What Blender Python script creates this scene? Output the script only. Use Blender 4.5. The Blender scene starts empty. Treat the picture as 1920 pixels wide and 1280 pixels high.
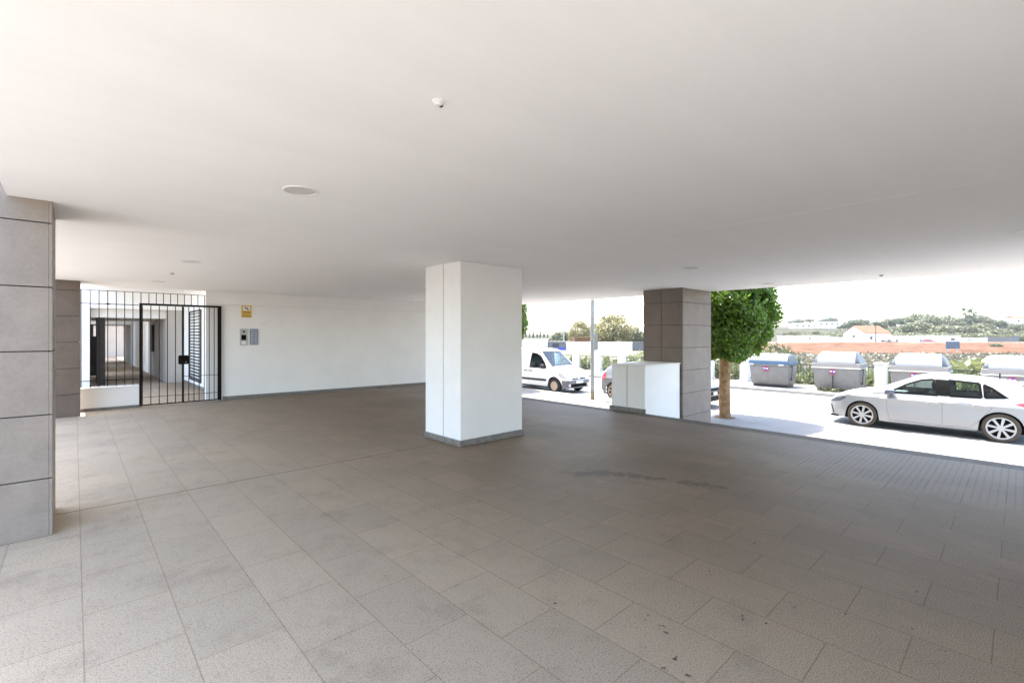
import bpy, bmesh, math, random
import numpy as np
from mathutils import Vector, Matrix
random.seed(7); RNG = np.random.default_rng(7)
S = bpy.context.scene
COL = S.collection
PI = math.pi
# ---------------------------------------------------------------- frame of the place
# x = across the portico towards the street, y = along the street, z up, floor of the portico at 0
CZ, CEIL, ROAD, PAVE, FIELD = 1.6, 2.667, -0.80, -0.68, -1.0
FX, FY, RX, RY = 0.6797, 0.7335, 0.7335, -0.6797       # view direction and its right hand
F_PX = 885.0
def plan(px, d):                    # plan position of a far thing from its bearing and distance
    X = (px - 960) / F_PX * d
    return (RX * X + FX * d, RY * X + FY * d)
def bearing_z(py, d): return CZ + (628 - py) / F_PX * d
def sl(c): return tuple(((v/255)/12.92 if v/255 <= .04045 else ((v/255+.055)/1.055)**2.4) for v in c)

# ---------------------------------------------------------------- materials
MATS = {}
class NT:
    def __init__(s, m):
        s.t = m.node_tree; s.n = s.t.nodes; s.l = s.t.links
    def new(s, k, **kw):
        n = s.n.new(k)
        for a, v in kw.items(): setattr(n, a, v)
        return n
    def link(s, a, b): s.l.new(a, b)
    def math(s, op, a, b=None, c=None, clamp=False):
        n = s.new('ShaderNodeMath', operation=op); n.use_clamp = clamp
        for i, v in enumerate((a, b, c)):
            if v is None: continue
            if isinstance(v, (int, float)): n.inputs[i].default_value = v
            else: s.link(v, n.inputs[i])
        return n.outputs[0]
    def mix(s, f, a, b, blend='MIX'):
        n = s.new('ShaderNodeMix', data_type='RGBA', blend_type=blend)
        for i, v in ((0, f), (6, a), (7, b)):
            if isinstance(v, (int, float)): n.inputs[i].default_value = v
            elif isinstance(v, tuple): n.inputs[i].default_value = (*v[:3], 1)
            else: s.link(v, n.inputs[i])
        return n.outputs[2]
    def noise(s, scale, detail=4, rough=.55, vec=None, dist=0):
        n = s.new('ShaderNodeTexNoise'); n.inputs['Scale'].default_value = scale
        n.inputs['Detail'].default_value = detail; n.inputs['Roughness'].default_value = rough
        n.inputs['Distortion'].default_value = dist
        if vec is not None: s.link(vec, n.inputs['Vector'])
        return n.outputs['Fac']
    def ramp(s, f, lo, hi):
        n = s.new('ShaderNodeMapRange'); n.interpolation_type = 'SMOOTHSTEP'
        s.link(f, n.inputs['Value']); n.inputs['From Min'].default_value = lo; n.inputs['From Max'].default_value = hi
        return n.outputs['Result']
def newmat(name, base=(.8,.8,.8), rough=.6, metal=0, spec=.5):
    m = bpy.data.materials.new(name); m.use_nodes = True
    b = m.node_tree.nodes['Principled BSDF']
    b.inputs['Base Color'].default_value = (*base, 1); b.inputs['Roughness'].default_value = rough
    b.inputs['Metallic'].default_value = metal; b.inputs['Specular IOR Level'].default_value = spec
    MATS[name] = m
    return m, NT(m), b
def grainy(name, base, rough=.6, metal=0, amt=.15, scale=6, fine=60, bump=.0, bscale=120, spec=.4, coord='Object'):
    m, t, b = newmat(name, base, rough, metal, spec)
    co = t.new('ShaderNodeTexCoord').outputs[coord]
    n1 = t.noise(scale, 5, .6, co); n2 = t.noise(fine, 3, .6, co)
    f = t.math('ADD', t.math('MULTIPLY', n1, .65), t.math('MULTIPLY', n2, .35))
    dk = tuple(c*(1-amt) for c in base); lt = tuple(min(1, c*(1+amt)) for c in base)
    t.link(t.mix(t.ramp(f, .3, .7), dk, lt), b.inputs['Base Color'])
    if bump:
        bn = t.new('ShaderNodeBump'); bn.inputs['Strength'].default_value = bump; bn.inputs['Distance'].default_value = .01
        t.link(t.noise(bscale, 4, .6, co), bn.inputs['Height']); t.link(bn.outputs[0], b.inputs['Normal'])
    return m
def plain(name, base, rough=.5, metal=0, spec=.5): return newmat(name, base, rough, metal, spec)[0]

def worn_plaster(name, base, rough, sc, amt, bump, bscale, scuff):
    m, t, b = newmat(name, base, rough, 0, .18)
    geo = t.new('ShaderNodeNewGeometry'); P = geo.outputs['Position']
    mp = t.new('ShaderNodeMapping'); t.link(P, mp.inputs[0]); mp.inputs['Scale'].default_value = sc
    n = t.noise(1.6, 6, .65, mp.outputs[0], .2); n2 = t.noise(.35, 3, .5, P)
    f = t.math('ADD', t.math('MULTIPLY', n, .6), t.math('MULTIPLY', n2, .4))
    c = t.mix(t.ramp(f, .35, .65), tuple(v*(1-amt) for v in base), tuple(min(1,v*(1+amt*.6)) for v in base))
    s1 = t.ramp(t.noise(2.2, 7, .78, P, .5), .66, .74)
    c = t.mix(t.math('MULTIPLY', s1, scuff), c, tuple(v*f_ for v, f_ in zip(base, (.72,.68,.62))))
    t.link(c, b.inputs['Base Color'])
    bn = t.new('ShaderNodeBump'); bn.inputs['Strength'].default_value = bump; bn.inputs['Distance'].default_value = .01
    h = t.math('ADD', t.math('MULTIPLY', t.noise(bscale, 4, .6, P), .5), t.math('MULTIPLY', t.noise(7, 3, .5, mp.outputs[0]), .8))
    t.link(h, bn.inputs['Height']); t.link(bn.outputs[0], b.inputs['Normal'])
worn_plaster('plaster', (.80,.785,.765), .75, (1,1,1), .04, .14, 90, .30)
worn_plaster('plaster_ceiling', (.90,.895,.885), .8, (.35,2.2,1), .022, .14, 110, .05)
grainy('facade', (.80,.79,.77), .8, amt=.04, scale=1, fine=20, bump=.1, spec=.2)
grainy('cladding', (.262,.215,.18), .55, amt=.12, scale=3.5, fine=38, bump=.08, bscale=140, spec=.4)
grainy('cladding_dusk', (.20,.163,.138), .55, amt=.12, scale=3.5, fine=38, bump=.08, bscale=140, spec=.3)  # darkened copy of the cladding for the dimmer light at the pillar
grainy('cladding_brown_dim', (.135,.100,.078), .55, amt=.14, scale=3.5, fine=38, bump=.08, bscale=140, spec=.3)  # browner cladding, darkened for the weak light at the far column
grainy('cladding_dark', (.035,.03,.026), .7, amt=.2, scale=4, fine=40, spec=.3)
grainy('skirting_stone', (.17,.155,.14), .5, amt=.35, scale=18, fine=120, spec=.4)
grainy('pavement', (.205,.197,.185), .8, amt=.10, scale=1.5, fine=40, bump=.2, bscale=60, spec=.2)
grainy('terrace', (.225,.22,.217), .8, amt=.08, scale=1.2, fine=30, bump=.1, bscale=60, spec=.2)
grainy('road', (.225,.217,.204), .85, amt=.12, scale=.6, fine=80, bump=.3, bscale=150, spec=.2)
grainy('edge_stone', (.150,.128,.110), .75, amt=.25, scale=8, fine=90, spec=.1)
grainy('kerb', (.26,.245,.225), .8, amt=.2, scale=4, fine=50, spec=.2)
grainy('black_iron', (.009,.006,.005), .5, amt=.3, scale=10, spec=.08)
grainy('lamp_white', (.74,.74,.73), .5, amt=.03)
plain('lamp_diffuser', (.66,.63,.60), .35)
plain('grey_steel', (.32,.33,.33), .45, .4)
grainy('post_steel', (.30,.31,.30), .5, .3, amt=.2, scale=5)
grainy('rusty_steel', (.28,.19,.12), .7, 0, amt=.4, scale=12)
plain('sign_yellow', sl((205,165,70)), .5)
plain('sign_white', (.75,.74,.70), .5)
plain('soot', (.006,.006,.006), .4, 0, .04)
plain('black_plastic', (.018,.018,.02), .45)
plain('steel_panel', (.45,.46,.46), .4, .5)
plain('blue_panel', sl((110,122,150)), .35, .2)
plain('paint_silver', (.335,.34,.35), .30, .45, .5)
plain('paint_white', (.80,.80,.79), .28, 0, .6)
plain('paint_grey', (.40,.41,.41), .3, .5, .6)
plain('paint_steel', (.16,.165,.17), .3, .4, .5)
plain('paint_red', (.35,.05,.05), .3, 0, .6)
plain('paint_navy', (.03,.04,.08), .3, 0, .6)
plain('tyre_rubber', (.028,.026,.024), .85, 0, .3)
plain('dusty_rubber', (.07,.055,.042), .9, 0, .2)
plain('alloy', (.46,.455,.45), .35, .4)
plain('steel_wheel', (.42,.33,.26), .6, .2)
plain('headlight', (.10,.11,.15), .08, .2, .8)
plain('clear_lamp', (.55,.56,.56), .08, .3, .8)
plain('tail_red', (.45,.03,.04), .15, 0, .7)
plain('bumper_grey', (.13,.13,.14), .6)
plain('seat_fabric', (.055,.055,.06), .9)
plain('chrome', (.7,.7,.7), .12, 1)
grainy('bin_grey', (.158,.148,.138), .5, 0, amt=.12, scale=4, fine=30, spec=.4)
grainy('bin_lid', (.27,.28,.295), .55, 0, amt=.05, scale=3, spec=.5)
grainy('bin_cheek_shade', (.055,.062,.08), .5, 0, amt=.1, scale=4, spec=.4)  # bluish shade on the bin ends put into their colour
plain('bin_trim', (.62,.60,.57), .45)
plain('bin_blue', (.022,.062,.11), .5)
plain('sticker_red', (.30,.03,.06), .5)
plain('sticker_blue', (.06,.05,.30), .5)
plain('sticker_white', (.8,.8,.82), .5)
grainy('pier_white', (.74,.71,.66), .8, amt=.06, scale=3, bump=.1)
grainy('rail_iron', (.05,.05,.045), .6, amt=.3, scale=6)
plain('blue_paint', sl((35,65,170)), .5)
grainy('grey_render', (.12,.12,.122), .8, amt=.1, scale=1)
grainy('passage_dim', (.42,.385,.35), .8, amt=.08, scale=1.5, fine=20)  # wall colour darkened to make the passage dimmer
grainy('beige_render', (.62,.52,.44), .8, amt=.1, scale=.6)
grainy('roof_tile', (.13,.058,.026), .8, amt=.3, scale=2, fine=14)
grainy('billboard', (.085,.10,.13), .5, amt=.08, scale=2)
plain('window_dark', (.03,.04,.05), .15)
grainy('bark', (.27,.17,.095), .9, amt=.45, scale=7, fine=28, bump=.9, bscale=22, spec=.1)
grainy('soil', (.16,.11,.07), .95, amt=.4, scale=9, spec=.05)
grainy('timber', (.10,.075,.06), .8, amt=.3, scale=8)
grainy('dark_slat', (.035,.035,.035), .6, amt=.2, scale=8)
def glassmat(name, tint, gloss=.06):
    m = bpy.data.materials.new(name); m.use_nodes = True; t = NT(m); t.n.clear()
    out = t.new('ShaderNodeOutputMaterial'); tr = t.new('ShaderNodeBsdfTransparent'); gl = t.new('ShaderNodeBsdfGlossy')
    tr.inputs[0].default_value = (*tint, 1); gl.inputs['Roughness'].default_value = .02
    fr = t.new('ShaderNodeFresnel'); fr.inputs[0].default_value = 1.5
    mx = t.new('ShaderNodeMixShader'); t.link(t.math('MULTIPLY', fr.outputs[0], gloss/.04, clamp=True), mx.inputs[0])
    t.link(tr.outputs[0], mx.inputs[1]); t.link(gl.outputs[0], mx.inputs[2]); t.link(mx.outputs[0], out.inputs[0])
    MATS[name] = m; return m
glassmat('tinted_glass', (.84,.97,.91), .018); glassmat('screen_glass', (.62,.76,.78), .05)
def foliage(name, a, b, trans=.3, rough=.5):
    m, t, p = newmat(name, a, rough, 0, .35)
    g = t.new('ShaderNodeNewGeometry')
    col = t.mix(g.outputs['Random Per Island'], a, b)
    t.link(col, p.inputs['Base Color'])
    tr = t.new('ShaderNodeBsdfTranslucent'); t.link(t.mix(.5, col, tuple(min(1,c*1.6) for c in b)), tr.inputs[0])
    mx = t.new('ShaderNodeMixShader'); mx.inputs[0].default_value = trans
    out = t.n['Material Output']; t.link(p.outputs[0], mx.inputs[1]); t.link(tr.outputs[0], mx.inputs[2]); t.link(mx.outputs[0], out.inputs[0])
    return m
foliage('leaf_ficus', (.020,.062,.006), (.135,.235,.026), .36, .34)
foliage('leaf_olive', (.060,.075,.040), (.135,.145,.080), .2)
foliage('leaf_pine', (.040,.062,.030), (.085,.110,.055), .15)
foliage('leaf_bush', (.055,.068,.030), (.125,.130,.066), .25)
foliage('leaf_gold', (.105,.105,.038), (.225,.200,.085), .25)
foliage('leaf_cypress', (.025,.038,.024), (.05,.065,.04), .1)
foliage('leaf_reed', (.055,.090,.028), (.17,.18,.085), .3)
foliage('leaf_dry', (.085,.075,.045), (.17,.155,.11), .2)
foliage('leaf_litter', (.05,.035,.02), (.11,.08,.05), .0)

# floor of large granite-look slabs, 0.59 x 0.405 m in half bond, joints along the street
def floor_material():
    m, t, b = newmat('floor_slabs', (.33,.30,.27), .6, 0, .06)
    geo = t.new('ShaderNodeNewGeometry'); sep = t.new('ShaderNodeSeparateXYZ'); t.link(geo.outputs['Position'], sep.inputs[0])
    X, Y = sep.outputs[0], sep.outputs[1]
    cmb = t.new('ShaderNodeCombineXYZ'); t.link(t.math('SUBTRACT', Y, 3.05+.59*.5), cmb.inputs[0]); t.link(t.math('SUBTRACT', X, .034), cmb.inputs[1])
    br = t.new('ShaderNodeTexBrick'); t.link(cmb.outputs[0], br.inputs['Vector'])
    br.offset = .5; br.inputs['Scale'].default_value = 1; br.inputs['Brick Width'].default_value = .59; br.inputs['Row Height'].default_value = .405
    br.inputs['Mortar Size'].default_value = .0032; br.inputs['Mortar Smooth'].default_value = .2; br.inputs['Bias'].default_value = 0
    br.inputs['Color1'].default_value = (.90,.90,.905,1); br.inputs['Color2'].default_value = (1.0,.985,.97,1); br.inputs['Mortar'].default_value = (.68,.64,.60,1)
    P = geo.outputs['Position']
    big = t.noise(.55, 5, .6, P, .4); mid = t.noise(3.4, 7, .72, P, .1); fin = t.noise(210, 1, .5, P); fin2 = t.noise(75, 2, .7, P)
    mp = t.new('ShaderNodeMapping'); t.link(P, mp.inputs[0]); mp.inputs['Scale'].default_value = (1, .22, 1)
    streak = t.noise(14, 6, .7, mp.outputs[0], .1)
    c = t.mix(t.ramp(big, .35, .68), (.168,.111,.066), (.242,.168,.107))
    # light falloff painted in: paler at the open edge, browner and dirtier inside
    light_falloff = t.ramp(t.math('ADD', X, t.math('MULTIPLY', t.math('SUBTRACT', big, .5), 2.2)), -.5, 4.4)
    c = t.mix(light_falloff, t.mix(t.ramp(big, .35, .68), (.585,.475,.34), (.665,.55,.405)), c)
    c = t.mix(t.math('MULTIPLY', t.math('MULTIPLY', t.ramp(mid, .50, .75), t.math('ADD', t.math('MULTIPLY', light_falloff, .7), .3)), .5), c, (.125,.085,.055))
    c = t.mix(t.math('MULTIPLY', t.ramp(t.noise(1.5, 9, .74, P), .50, .66), .30), c, (.17,.125,.088))
    c = t.mix(t.math('MULTIPLY', t.ramp(streak, .52, .72), .30), c, (.39,.30,.215))
    c = t.mix(t.ramp(fin, .30, .70), t.mix(.46, c, (.05,.043,.036)), t.mix(.30, c, (.62,.53,.44)))
    c = t.mix(t.math('MULTIPLY', t.ramp(fin2, .55, .66), .42), c, (.12,.10,.085))
    c = t.mix(1.0, c, br.outputs['Color'], 'MULTIPLY')
    # expansion joint across the portico
    jl = t.math('SUBTRACT', 1.0, t.ramp(t.math('ABSOLUTE', t.math('SUBTRACT', Y, 5.85)), .006, .014))
    c = t.mix(t.math('MULTIPLY', jl, .75), c, (.07,.06,.05))
    # worn, dirt-darkened track
    def segdist(a, bb):
        ax, ay = a; bx, by = bb; L = math.hypot(bx-ax, by-ay); ux, uy = (bx-ax)/L, (by-ay)/L
        dx = t.math('SUBTRACT', X, ax); dy = t.math('SUBTRACT', Y, ay)
        al = t.math('ADD', t.math('MULTIPLY', dx, ux), t.math('MULTIPLY', dy, uy))
        al = t.math('MINIMUM', t.math('MAXIMUM', al, 0.0), L)
        ex = t.math('SUBTRACT', dx, t.math('MULTIPLY', al, ux)); ey = t.math('SUBTRACT', dy, t.math('MULTIPLY', al, uy))
        return t.math('SQRT', t.math('ADD', t.math('MULTIPLY', ex, ex), t.math('MULTIPLY', ey, ey)))
    nz = t.noise(7, 5, .7, P, 1.0)
    for a, bb, rad, k in (((4.62,3.14),(4.80,2.70),.11,.5), ((4.86,2.5),(4.98,2.18),.10,.45), ((4.3,3.5),(4.5,3.3),.14,.4), ((1.5,2.35),(1.72,2.2),.10,.12), ((5.6,5.2),(5.2,5.6),.3,.15)):
        dist = t.math('ADD', segdist(a, bb), t.math('MULTIPLY', t.math('SUBTRACT', nz, .5), .55))
        c = t.mix(t.math('MULTIPLY', t.math('SUBTRACT', 1.0, t.ramp(dist, rad*.3, rad)), k), c, (.06,.052,.045))
    # ribbed anti-slip slabs along the street edge
    zone = t.math('MULTIPLY', t.ramp(t.math('ADD', X, t.math('MULTIPLY', big, .6)), 6.4, 6.9), t.math('SUBTRACT', 1.0, t.ramp(X, 8.20, 8.22)))
    chk = t.new('ShaderNodeTexBrick'); t.link(cmb.outputs[0], chk.inputs['Vector']); chk.offset = 0
    for k, v in (('Scale',1),('Brick Width',.0590),('Row Height',.0579),('Mortar Size',.010),('Mortar Smooth',.6)): chk.inputs[k].default_value = v
    ribs = t.math('MULTIPLY', t.math('SUBTRACT', 1.0, chk.outputs['Fac']), zone)
    c = t.mix(t.math('MULTIPLY', ribs, .16), c, (.40,.40,.41))
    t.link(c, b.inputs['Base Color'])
    b.inputs['Roughness'].default_value = .58
    bn = t.new('ShaderNodeBump'); bn.inputs['Strength'].default_value = .35; bn.inputs['Distance'].default_value = .004
    h = t.math('ADD', t.math('MULTIPLY', mid, .05), t.math('MULTIPLY', t.math('SUBTRACT', 1.0, br.outputs['Fac']), 1.0))
    h = t.math('ADD', h, t.math('MULTIPLY', ribs, .5))
    t.link(h, bn.inputs['Height']); t.link(bn.outputs[0], b.inputs['Normal'])
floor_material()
def terrain_material():
    m, t, b = newmat('open_ground', (.35,.3,.18), .95, 0, .1)
    geo = t.new('ShaderNodeNewGeometry'); P = geo.outputs['Position']
    sep = t.new('ShaderNodeSeparateXYZ'); t.link(P, sep.inputs[0])
    d = t.math('ADD', t.math('MULTIPLY', sep.outputs[0], FX), t.math('MULTIPLY', sep.outputs[1], FY))
    n = t.noise(.09, 5, .6, P, .5); n2 = t.noise(.5, 5, .65, P)
    dd = t.math('ADD', d, t.math('MULTIPLY', t.math('SUBTRACT', n, .5), 26))
    grass = t.mix(t.ramp(n2, .4, .65), (.105,.095,.062), (.155,.142,.105))
    grass = t.mix(t.math('MULTIPLY', t.ramp(n, .48, .60), .35), grass, (.055,.060,.026))
    earth = t.mix(t.ramp(n2, .35, .68), (.056,.022,.009), (.115,.062,.034))
    lat = t.math('DIVIDE', t.math('ADD', t.math('MULTIPLY', sep.outputs[0], RX), t.math('MULTIPLY', sep.outputs[1], RY)), t.math('MAXIMUM', d, 1.0))
    c = t.mix(t.math('MULTIPLY', t.ramp(dd, 52, 57), t.ramp(lat, .36, .42)), grass, earth)
    c = t.mix(t.ramp(dd, 112, 124), c, t.mix(t.ramp(n2, .4, .6), (.16,.13,.105), (.2,.175,.15)))
    c = t.mix(t.ramp(dd, 155, 170), c, t.mix(t.ramp(n, .4, .6), (.026,.028,.014), (.050,.047,.028)))
    t.link(c, b.inputs['Base Color'])
terrain_material()

# ---------------------------------------------------------------- mesh helpers
class MB:
    def __init__(s): s.v, s.f, s.m = [], [], []
    def add(s, vs, fs, mi=0):
        o = len(s.v); s.v.extend([tuple(map(float, p)) for p in vs]); s.f.extend([tuple(i+o for i in f) for f in fs]); s.m.extend([mi]*len(fs)); return s
    def box(s, x0, x1, y0, y1, z0, z1, mi=0):
        vs = [(x,y,z) for x in (x0,x1) for y in (y0,y1) for z in (z0,z1)]
        return s.add(vs, [(0,1,3,2),(4,6,7,5),(0,4,5,1),(2,3,7,6),(0,2,6,4),(1,5,7,3)], mi)
    def prism(s, poly, axis, a0, a1, mi=0):
        # poly in the two other axes, counter-clockwise or not, extruded along axis
        def P(p, a): return (a,p[0],p[1]) if axis == 0 else (p[0],a,p[1]) if axis == 1 else (p[0],p[1],a)
        n = len(poly); vs = [P(p,a0) for p in poly] + [P(p,a1) for p in poly]
        fs = [tuple(range(n))[::-1], tuple(range(n,2*n))] + [(i,(i+1)%n,n+(i+1)%n,n+i) for i in range(n)]
        return s.add(vs, fs, mi)
    def cyl(s, a, b, r0, r1=None, n=16, mi=0, caps=True):
        r1 = r0 if r1 is None else r1; a, b = Vector(a), Vector(b); d = (b-a).normalized()
        u = d.orthogonal().normalized(); w = d.cross(u); vs = []
        for c, r in ((a,r0),(b,r1)):
            for i in range(n):
                t = 2*PI*i/n; vs.append(c + (u*math.cos(t)+w*math.sin(t))*r)
        fs = [(i,(i+1)%n,n+(i+1)%n,n+i) for i in range(n)]
        if caps: fs += [tuple(range(n))[::-1], tuple(range(n,2*n))]
        return s.add(vs, fs, mi)
    def lathe(s, prof, c, axis='z', n=32, mi=0, close=False):
        # prof: (r, h) pairs
        vs = []
        for r, h in prof:
            for i in range(n):
                t = 2*PI*i/n; p, q = r*math.cos(t), r*math.sin(t)
                vs.append((c[0]+p,c[1]+q,c[2]+h) if axis == 'z' else (c[0]+p,c[1]+h,c[2]+q))
        m = len(prof); fs = []
        for j in range(m if close else m-1):
            for i in range(n): fs.append((j*n+i, j*n+(i+1)%n, ((j+1)%m)*n+(i+1)%n, ((j+1)%m)*n+i))
        return s.add(vs, fs, mi)
    def tube(s, pts, radii, n=10, mi=0):
        for k in range(len(pts)-1): s.cyl(pts[k], pts[k+1], radii[k], radii[k+1], n, mi)
        return s
    def build(s, name, mat, parent=None, loc=None, smooth=False, bevel=0, world=False, recalc=True, sharp=40):
        me = bpy.data.meshes.new(name); off = (0,0,0)
        if world and parent is not None: off = tuple(parent.location)
        elif world and loc is not None: off = loc
        vs = [(p[0]-off[0],p[1]-off[1],p[2]-off[2]) for p in s.v] if off != (0,0,0) else s.v
        me.from_pydata(vs, [], s.f)
        ms = mat if isinstance(mat, (list, tuple)) else [mat]
        for k in ms: me.materials.append(MATS[k])
        if len(ms) > 1: me.polygons.foreach_set('material_index', s.m)
        if recalc or bevel:
            bm = bmesh.new(); bm.from_mesh(me)
            if recalc: bmesh.ops.recalc_face_normals(bm, faces=bm.faces)
            if bevel: bmesh.ops.bevel(bm, geom=[e for e in bm.edges if len(e.link_faces)==2 and e.calc_face_angle(0) > .5], offset=bevel, segments=2, profile=.5, affect='EDGES')
            bm.to_mesh(me); bm.free()
        if smooth:
            me.polygons.foreach_set('use_smooth', [True]*len(me.polygons)); me.set_sharp_from_angle(angle=math.radians(sharp))
        me.update()
        o = bpy.data.objects.new(name, me); COL.objects.link(o)
        if parent is not None: o.parent = parent
        if loc is not None: o.location = loc
        return o
def tag(o, label=None, cat=None, group=None, kind=None):
    for k, v in (('label',label),('category',cat),('group',group),('kind',kind)):
        if v: o[k] = v
    return o
def thing(name, label, cat, loc=(0,0,0), rz=0, group=None):
    o = bpy.data.objects.new(name, None); o.empty_display_size = .2; COL.objects.link(o)
    o.location = loc; o.rotation_euler = (0,0,rz); return tag(o, label, cat, group)
def copy_tree(o, parent=None):
    c = o.copy(); COL.objects.link(c)
    if parent is not None: c.parent = parent
    for ch in list(o.children): copy_tree(ch, c)
    return c
def leaf_cloud(name, mat, cen, size, parent=None, nrm=None, flat=0.0, aspect=1.6, jitter=.35, loc=None):
    """many small leaf quads (two triangles folded) at cen (N,3)"""
    N = len(cen); sz = size*(1+jitter*RNG.uniform(-1,1,N))
    d = RNG.normal(size=(N,3))
    if nrm is not None: d = d*.75 + nrm*1.0
    d[:,2] += flat; d /= np.linalg.norm(d,axis=1)[:,None]
    a = np.cross(d, RNG.normal(size=(N,3))); a /= np.linalg.norm(a,axis=1)[:,None]; b = np.cross(d,a)
    a *= (sz*aspect*.5)[:,None]; b *= (sz*.5)[:,None]
    V = np.stack([cen-a, cen-b*.9+a*.1, cen+a, cen+b*.9+a*.1], 1).reshape(-1,3)
    me = bpy.data.meshes.new(name); me.vertices.add(4*N); me.vertices.foreach_set('co', V.astype(np.float32).ravel())
    me.loops.add(4*N); me.loops.foreach_set('vertex_index', np.arange(4*N,dtype=np.int32))
    me.polygons.add(N); me.polygons.foreach_set('loop_start', np.arange(0,4*N,4,dtype=np.int32))
    me.materials.append(MATS[mat]); me.update(calc_edges=True); me.validate()
    o = bpy.data.objects.new(name, me); COL.objects.link(o)
    if parent is not None: o.parent = parent
    if loc is not None: o.location = loc
    return o
def struct(mb, name, mat, **kw): return tag(mb.build(name, mat, **kw), kind='structure')

# ================================================================= SETTING
# portico floor: raised slab with a stepped stone edge towards the street
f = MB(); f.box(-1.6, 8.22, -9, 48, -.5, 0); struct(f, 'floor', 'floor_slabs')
e = MB(); e.box(8.223, 8.52, -9, 13.6, -.06, 0.0); e.box(8.223, 8.47, -9, 13.6, -.9, -.062); struct(e, 'floor_edge', 'edge_stone')
# open plaza on the building's far side, same level
g = MB(); g.box(-26, -1.603, -14, 60, -.5, -.012); struct(g, 'plaza', 'terrace')
# street
p = MB(); p.box(8.523, 14.05, -60, 75, -1.6, PAVE); struct(p, 'pavement', 'pavement')
k = MB(); k.box(14.053, 14.20, -60, 75, -1.6, PAVE+.004); k.box(21.60, 21.75, -60, 75, -1.6, PAVE+.004); struct(k, 'kerb', 'kerb', bevel=.012)
r = MB(); r.box(14.203, 21.597, -60, 75, -1.6, ROAD); struct(r, 'road', 'road')
p = MB(); p.box(21.753, 24.75, -60, 75, -1.6, PAVE); struct(p, 'far_pavement', 'pavement')
# open country: one sheet to the horizon, flat, then rising
def ss(a, b, x): t = min(1, max(0, (x-a)/(b-a))); return t*t*(3-2*t)
def ground_z(x, y):
    d = FX*x + FY*y; X = RX*x + RY*y
    if d < 1: return FIELD-.6
    q = X/d; k = ss(.38,.56,q)
    z = FIELD + k*(7*ss(192,292,d) + 7*ss(440,600,d)) + 3*ss(300,600,d)*(1-k)
    return z + .55*math.exp(-((d-64)/4.5)**2)*k*(1+.5*math.sin(X*.21)) + .9*math.exp(-((d-118)/8)**2)*k - .6*ss(26,22,x)
gd = MB(); ds = [2,12,20,25,30,38,46,52,56,60,64,68,74,82,92,104,112,118,124,134,150,165,180,200,220,245,270,310,360,420,480,540,600,800,1200,2000]
xs = list(np.linspace(-1.6,1.6,81))
vs = []
for d in ds:
    for q in xs:
        X = q*d; x, y = RX*X+FX*d, RY*X+FY*d; vs.append((x, y, ground_z(x,y)-(1.0 if d < 20 else 0)))
n = len(xs); gd.add(vs, [(j*n+i,j*n+i+1,(j+1)*n+i+1,(j+1)*n+i) for j in range(len(ds)-1) for i in range(n-1)])
struct(gd, 'terrain', 'open_ground', smooth=True)
g2 = MB(); g2.add([(-900,-900,-2.2),(1500,-900,-2.2),(1500,1500,-2.2),(-900,1500,-2.2)], [(0,1,2,3)]); struct(g2, 'ground', 'open_ground')

# ceiling slab and the storeys it carries
c = MB(); c.box(-.38, 11.45, -.9, 13.44, CEIL, CEIL+.30)
struct(c, 'ceiling', 'plaster_ceiling')
sm = MB(); sm.box(4.66, 4.668, -.7, 13.36, CEIL-.0016, CEIL-.0002); struct(sm, 'ceiling_seam', 'plaster_ceiling')
c = MB(); c.box(-.30, 11.40, -.85, 13.43, CEIL+.303, 9.0); struct(c, 'upper_wall', 'facade')
# unseen wall added behind the camera to hold back rear light
w = MB(); w.box(1.5, 8.2, -.9, -.7, 0, CEIL-.003); tag(w.build('rear_blocker', 'plaster'), 'unseen white plastered wall added behind to cut the light', 'wall')

# ================================================================= COLUMNS
def clad_column(name, label, x0, x1, y0, y1, z0, z1, joints, vx=(), vy=(), group=None, stone='cladding'):
    """stone-clad column: dark core and large panels with open joints"""
    t = thing(name, label, 'column', ((x0+x1)/2,(y0+y1)/2,z0), 0, group)
    core = MB(); core.box(x0+.022, x1-.022, y0+.022, y1-.022, z0, z1); core.build('core', 'cladding_dark', t, world=True)
    zs = [z0] + [j for j in joints if z0 < j < z1] + [z1]; g = .0085
    def spans(a, b, cuts):
        q = [a] + list(cuts) + [b]; return [(q[i]+(g/2 if i else 0), q[i+1]-(g/2 if i < len(q)-2 else 0)) for i in range(len(q)-1)]
    for i in range(len(zs)-1):
        za, zb = zs[i]+(g/2 if i else .002), zs[i+1]-(g/2 if i < len(zs)-2 else .002)
        m = MB()
        for (ya, yb) in spans(y0, y1, vy):
            m.box(x0, x0+.02, ya, yb, za, zb); m.box(x1-.02, x1, ya, yb, za, zb)
        for (xa, xb) in spans(x0+.021, x1-.021, vx):
            m.box(xa, xb, y0, y0+.02, za, zb); m.box(xa, xb, y1-.02, y1, za, zb)
        m.build('cladding_panel', stone, t, world=True, bevel=.0018)
    return t
clad_column('clad_column', 'pale grey stone clad column cut by the picture edge, nearest of the portico', -1.45, -.13, 5.27, 6.08, 0, 3.9, [.461,.967,1.472,1.98,2.49,3.0,3.5], vx=(), vy=(5.33,))
clad_column('clad_column', 'brown stone clad column beside the low wall and barred railing', -.95, .085, 12.62, 13.10, 0, CEIL-.003, [.438,.948,1.46,1.967,2.475], stone='cladding_brown_dim')
clad_column('clad_column', 'dark grey stone clad pillar standing behind the white counter block', 10.02, 11.44, 5.17, 6.17, PAVE, CEIL-.003, [-.24,.28,.80,1.315,1.83,2.345], vy=(5.70,), vx=(), stone='cladding_dusk')

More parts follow.
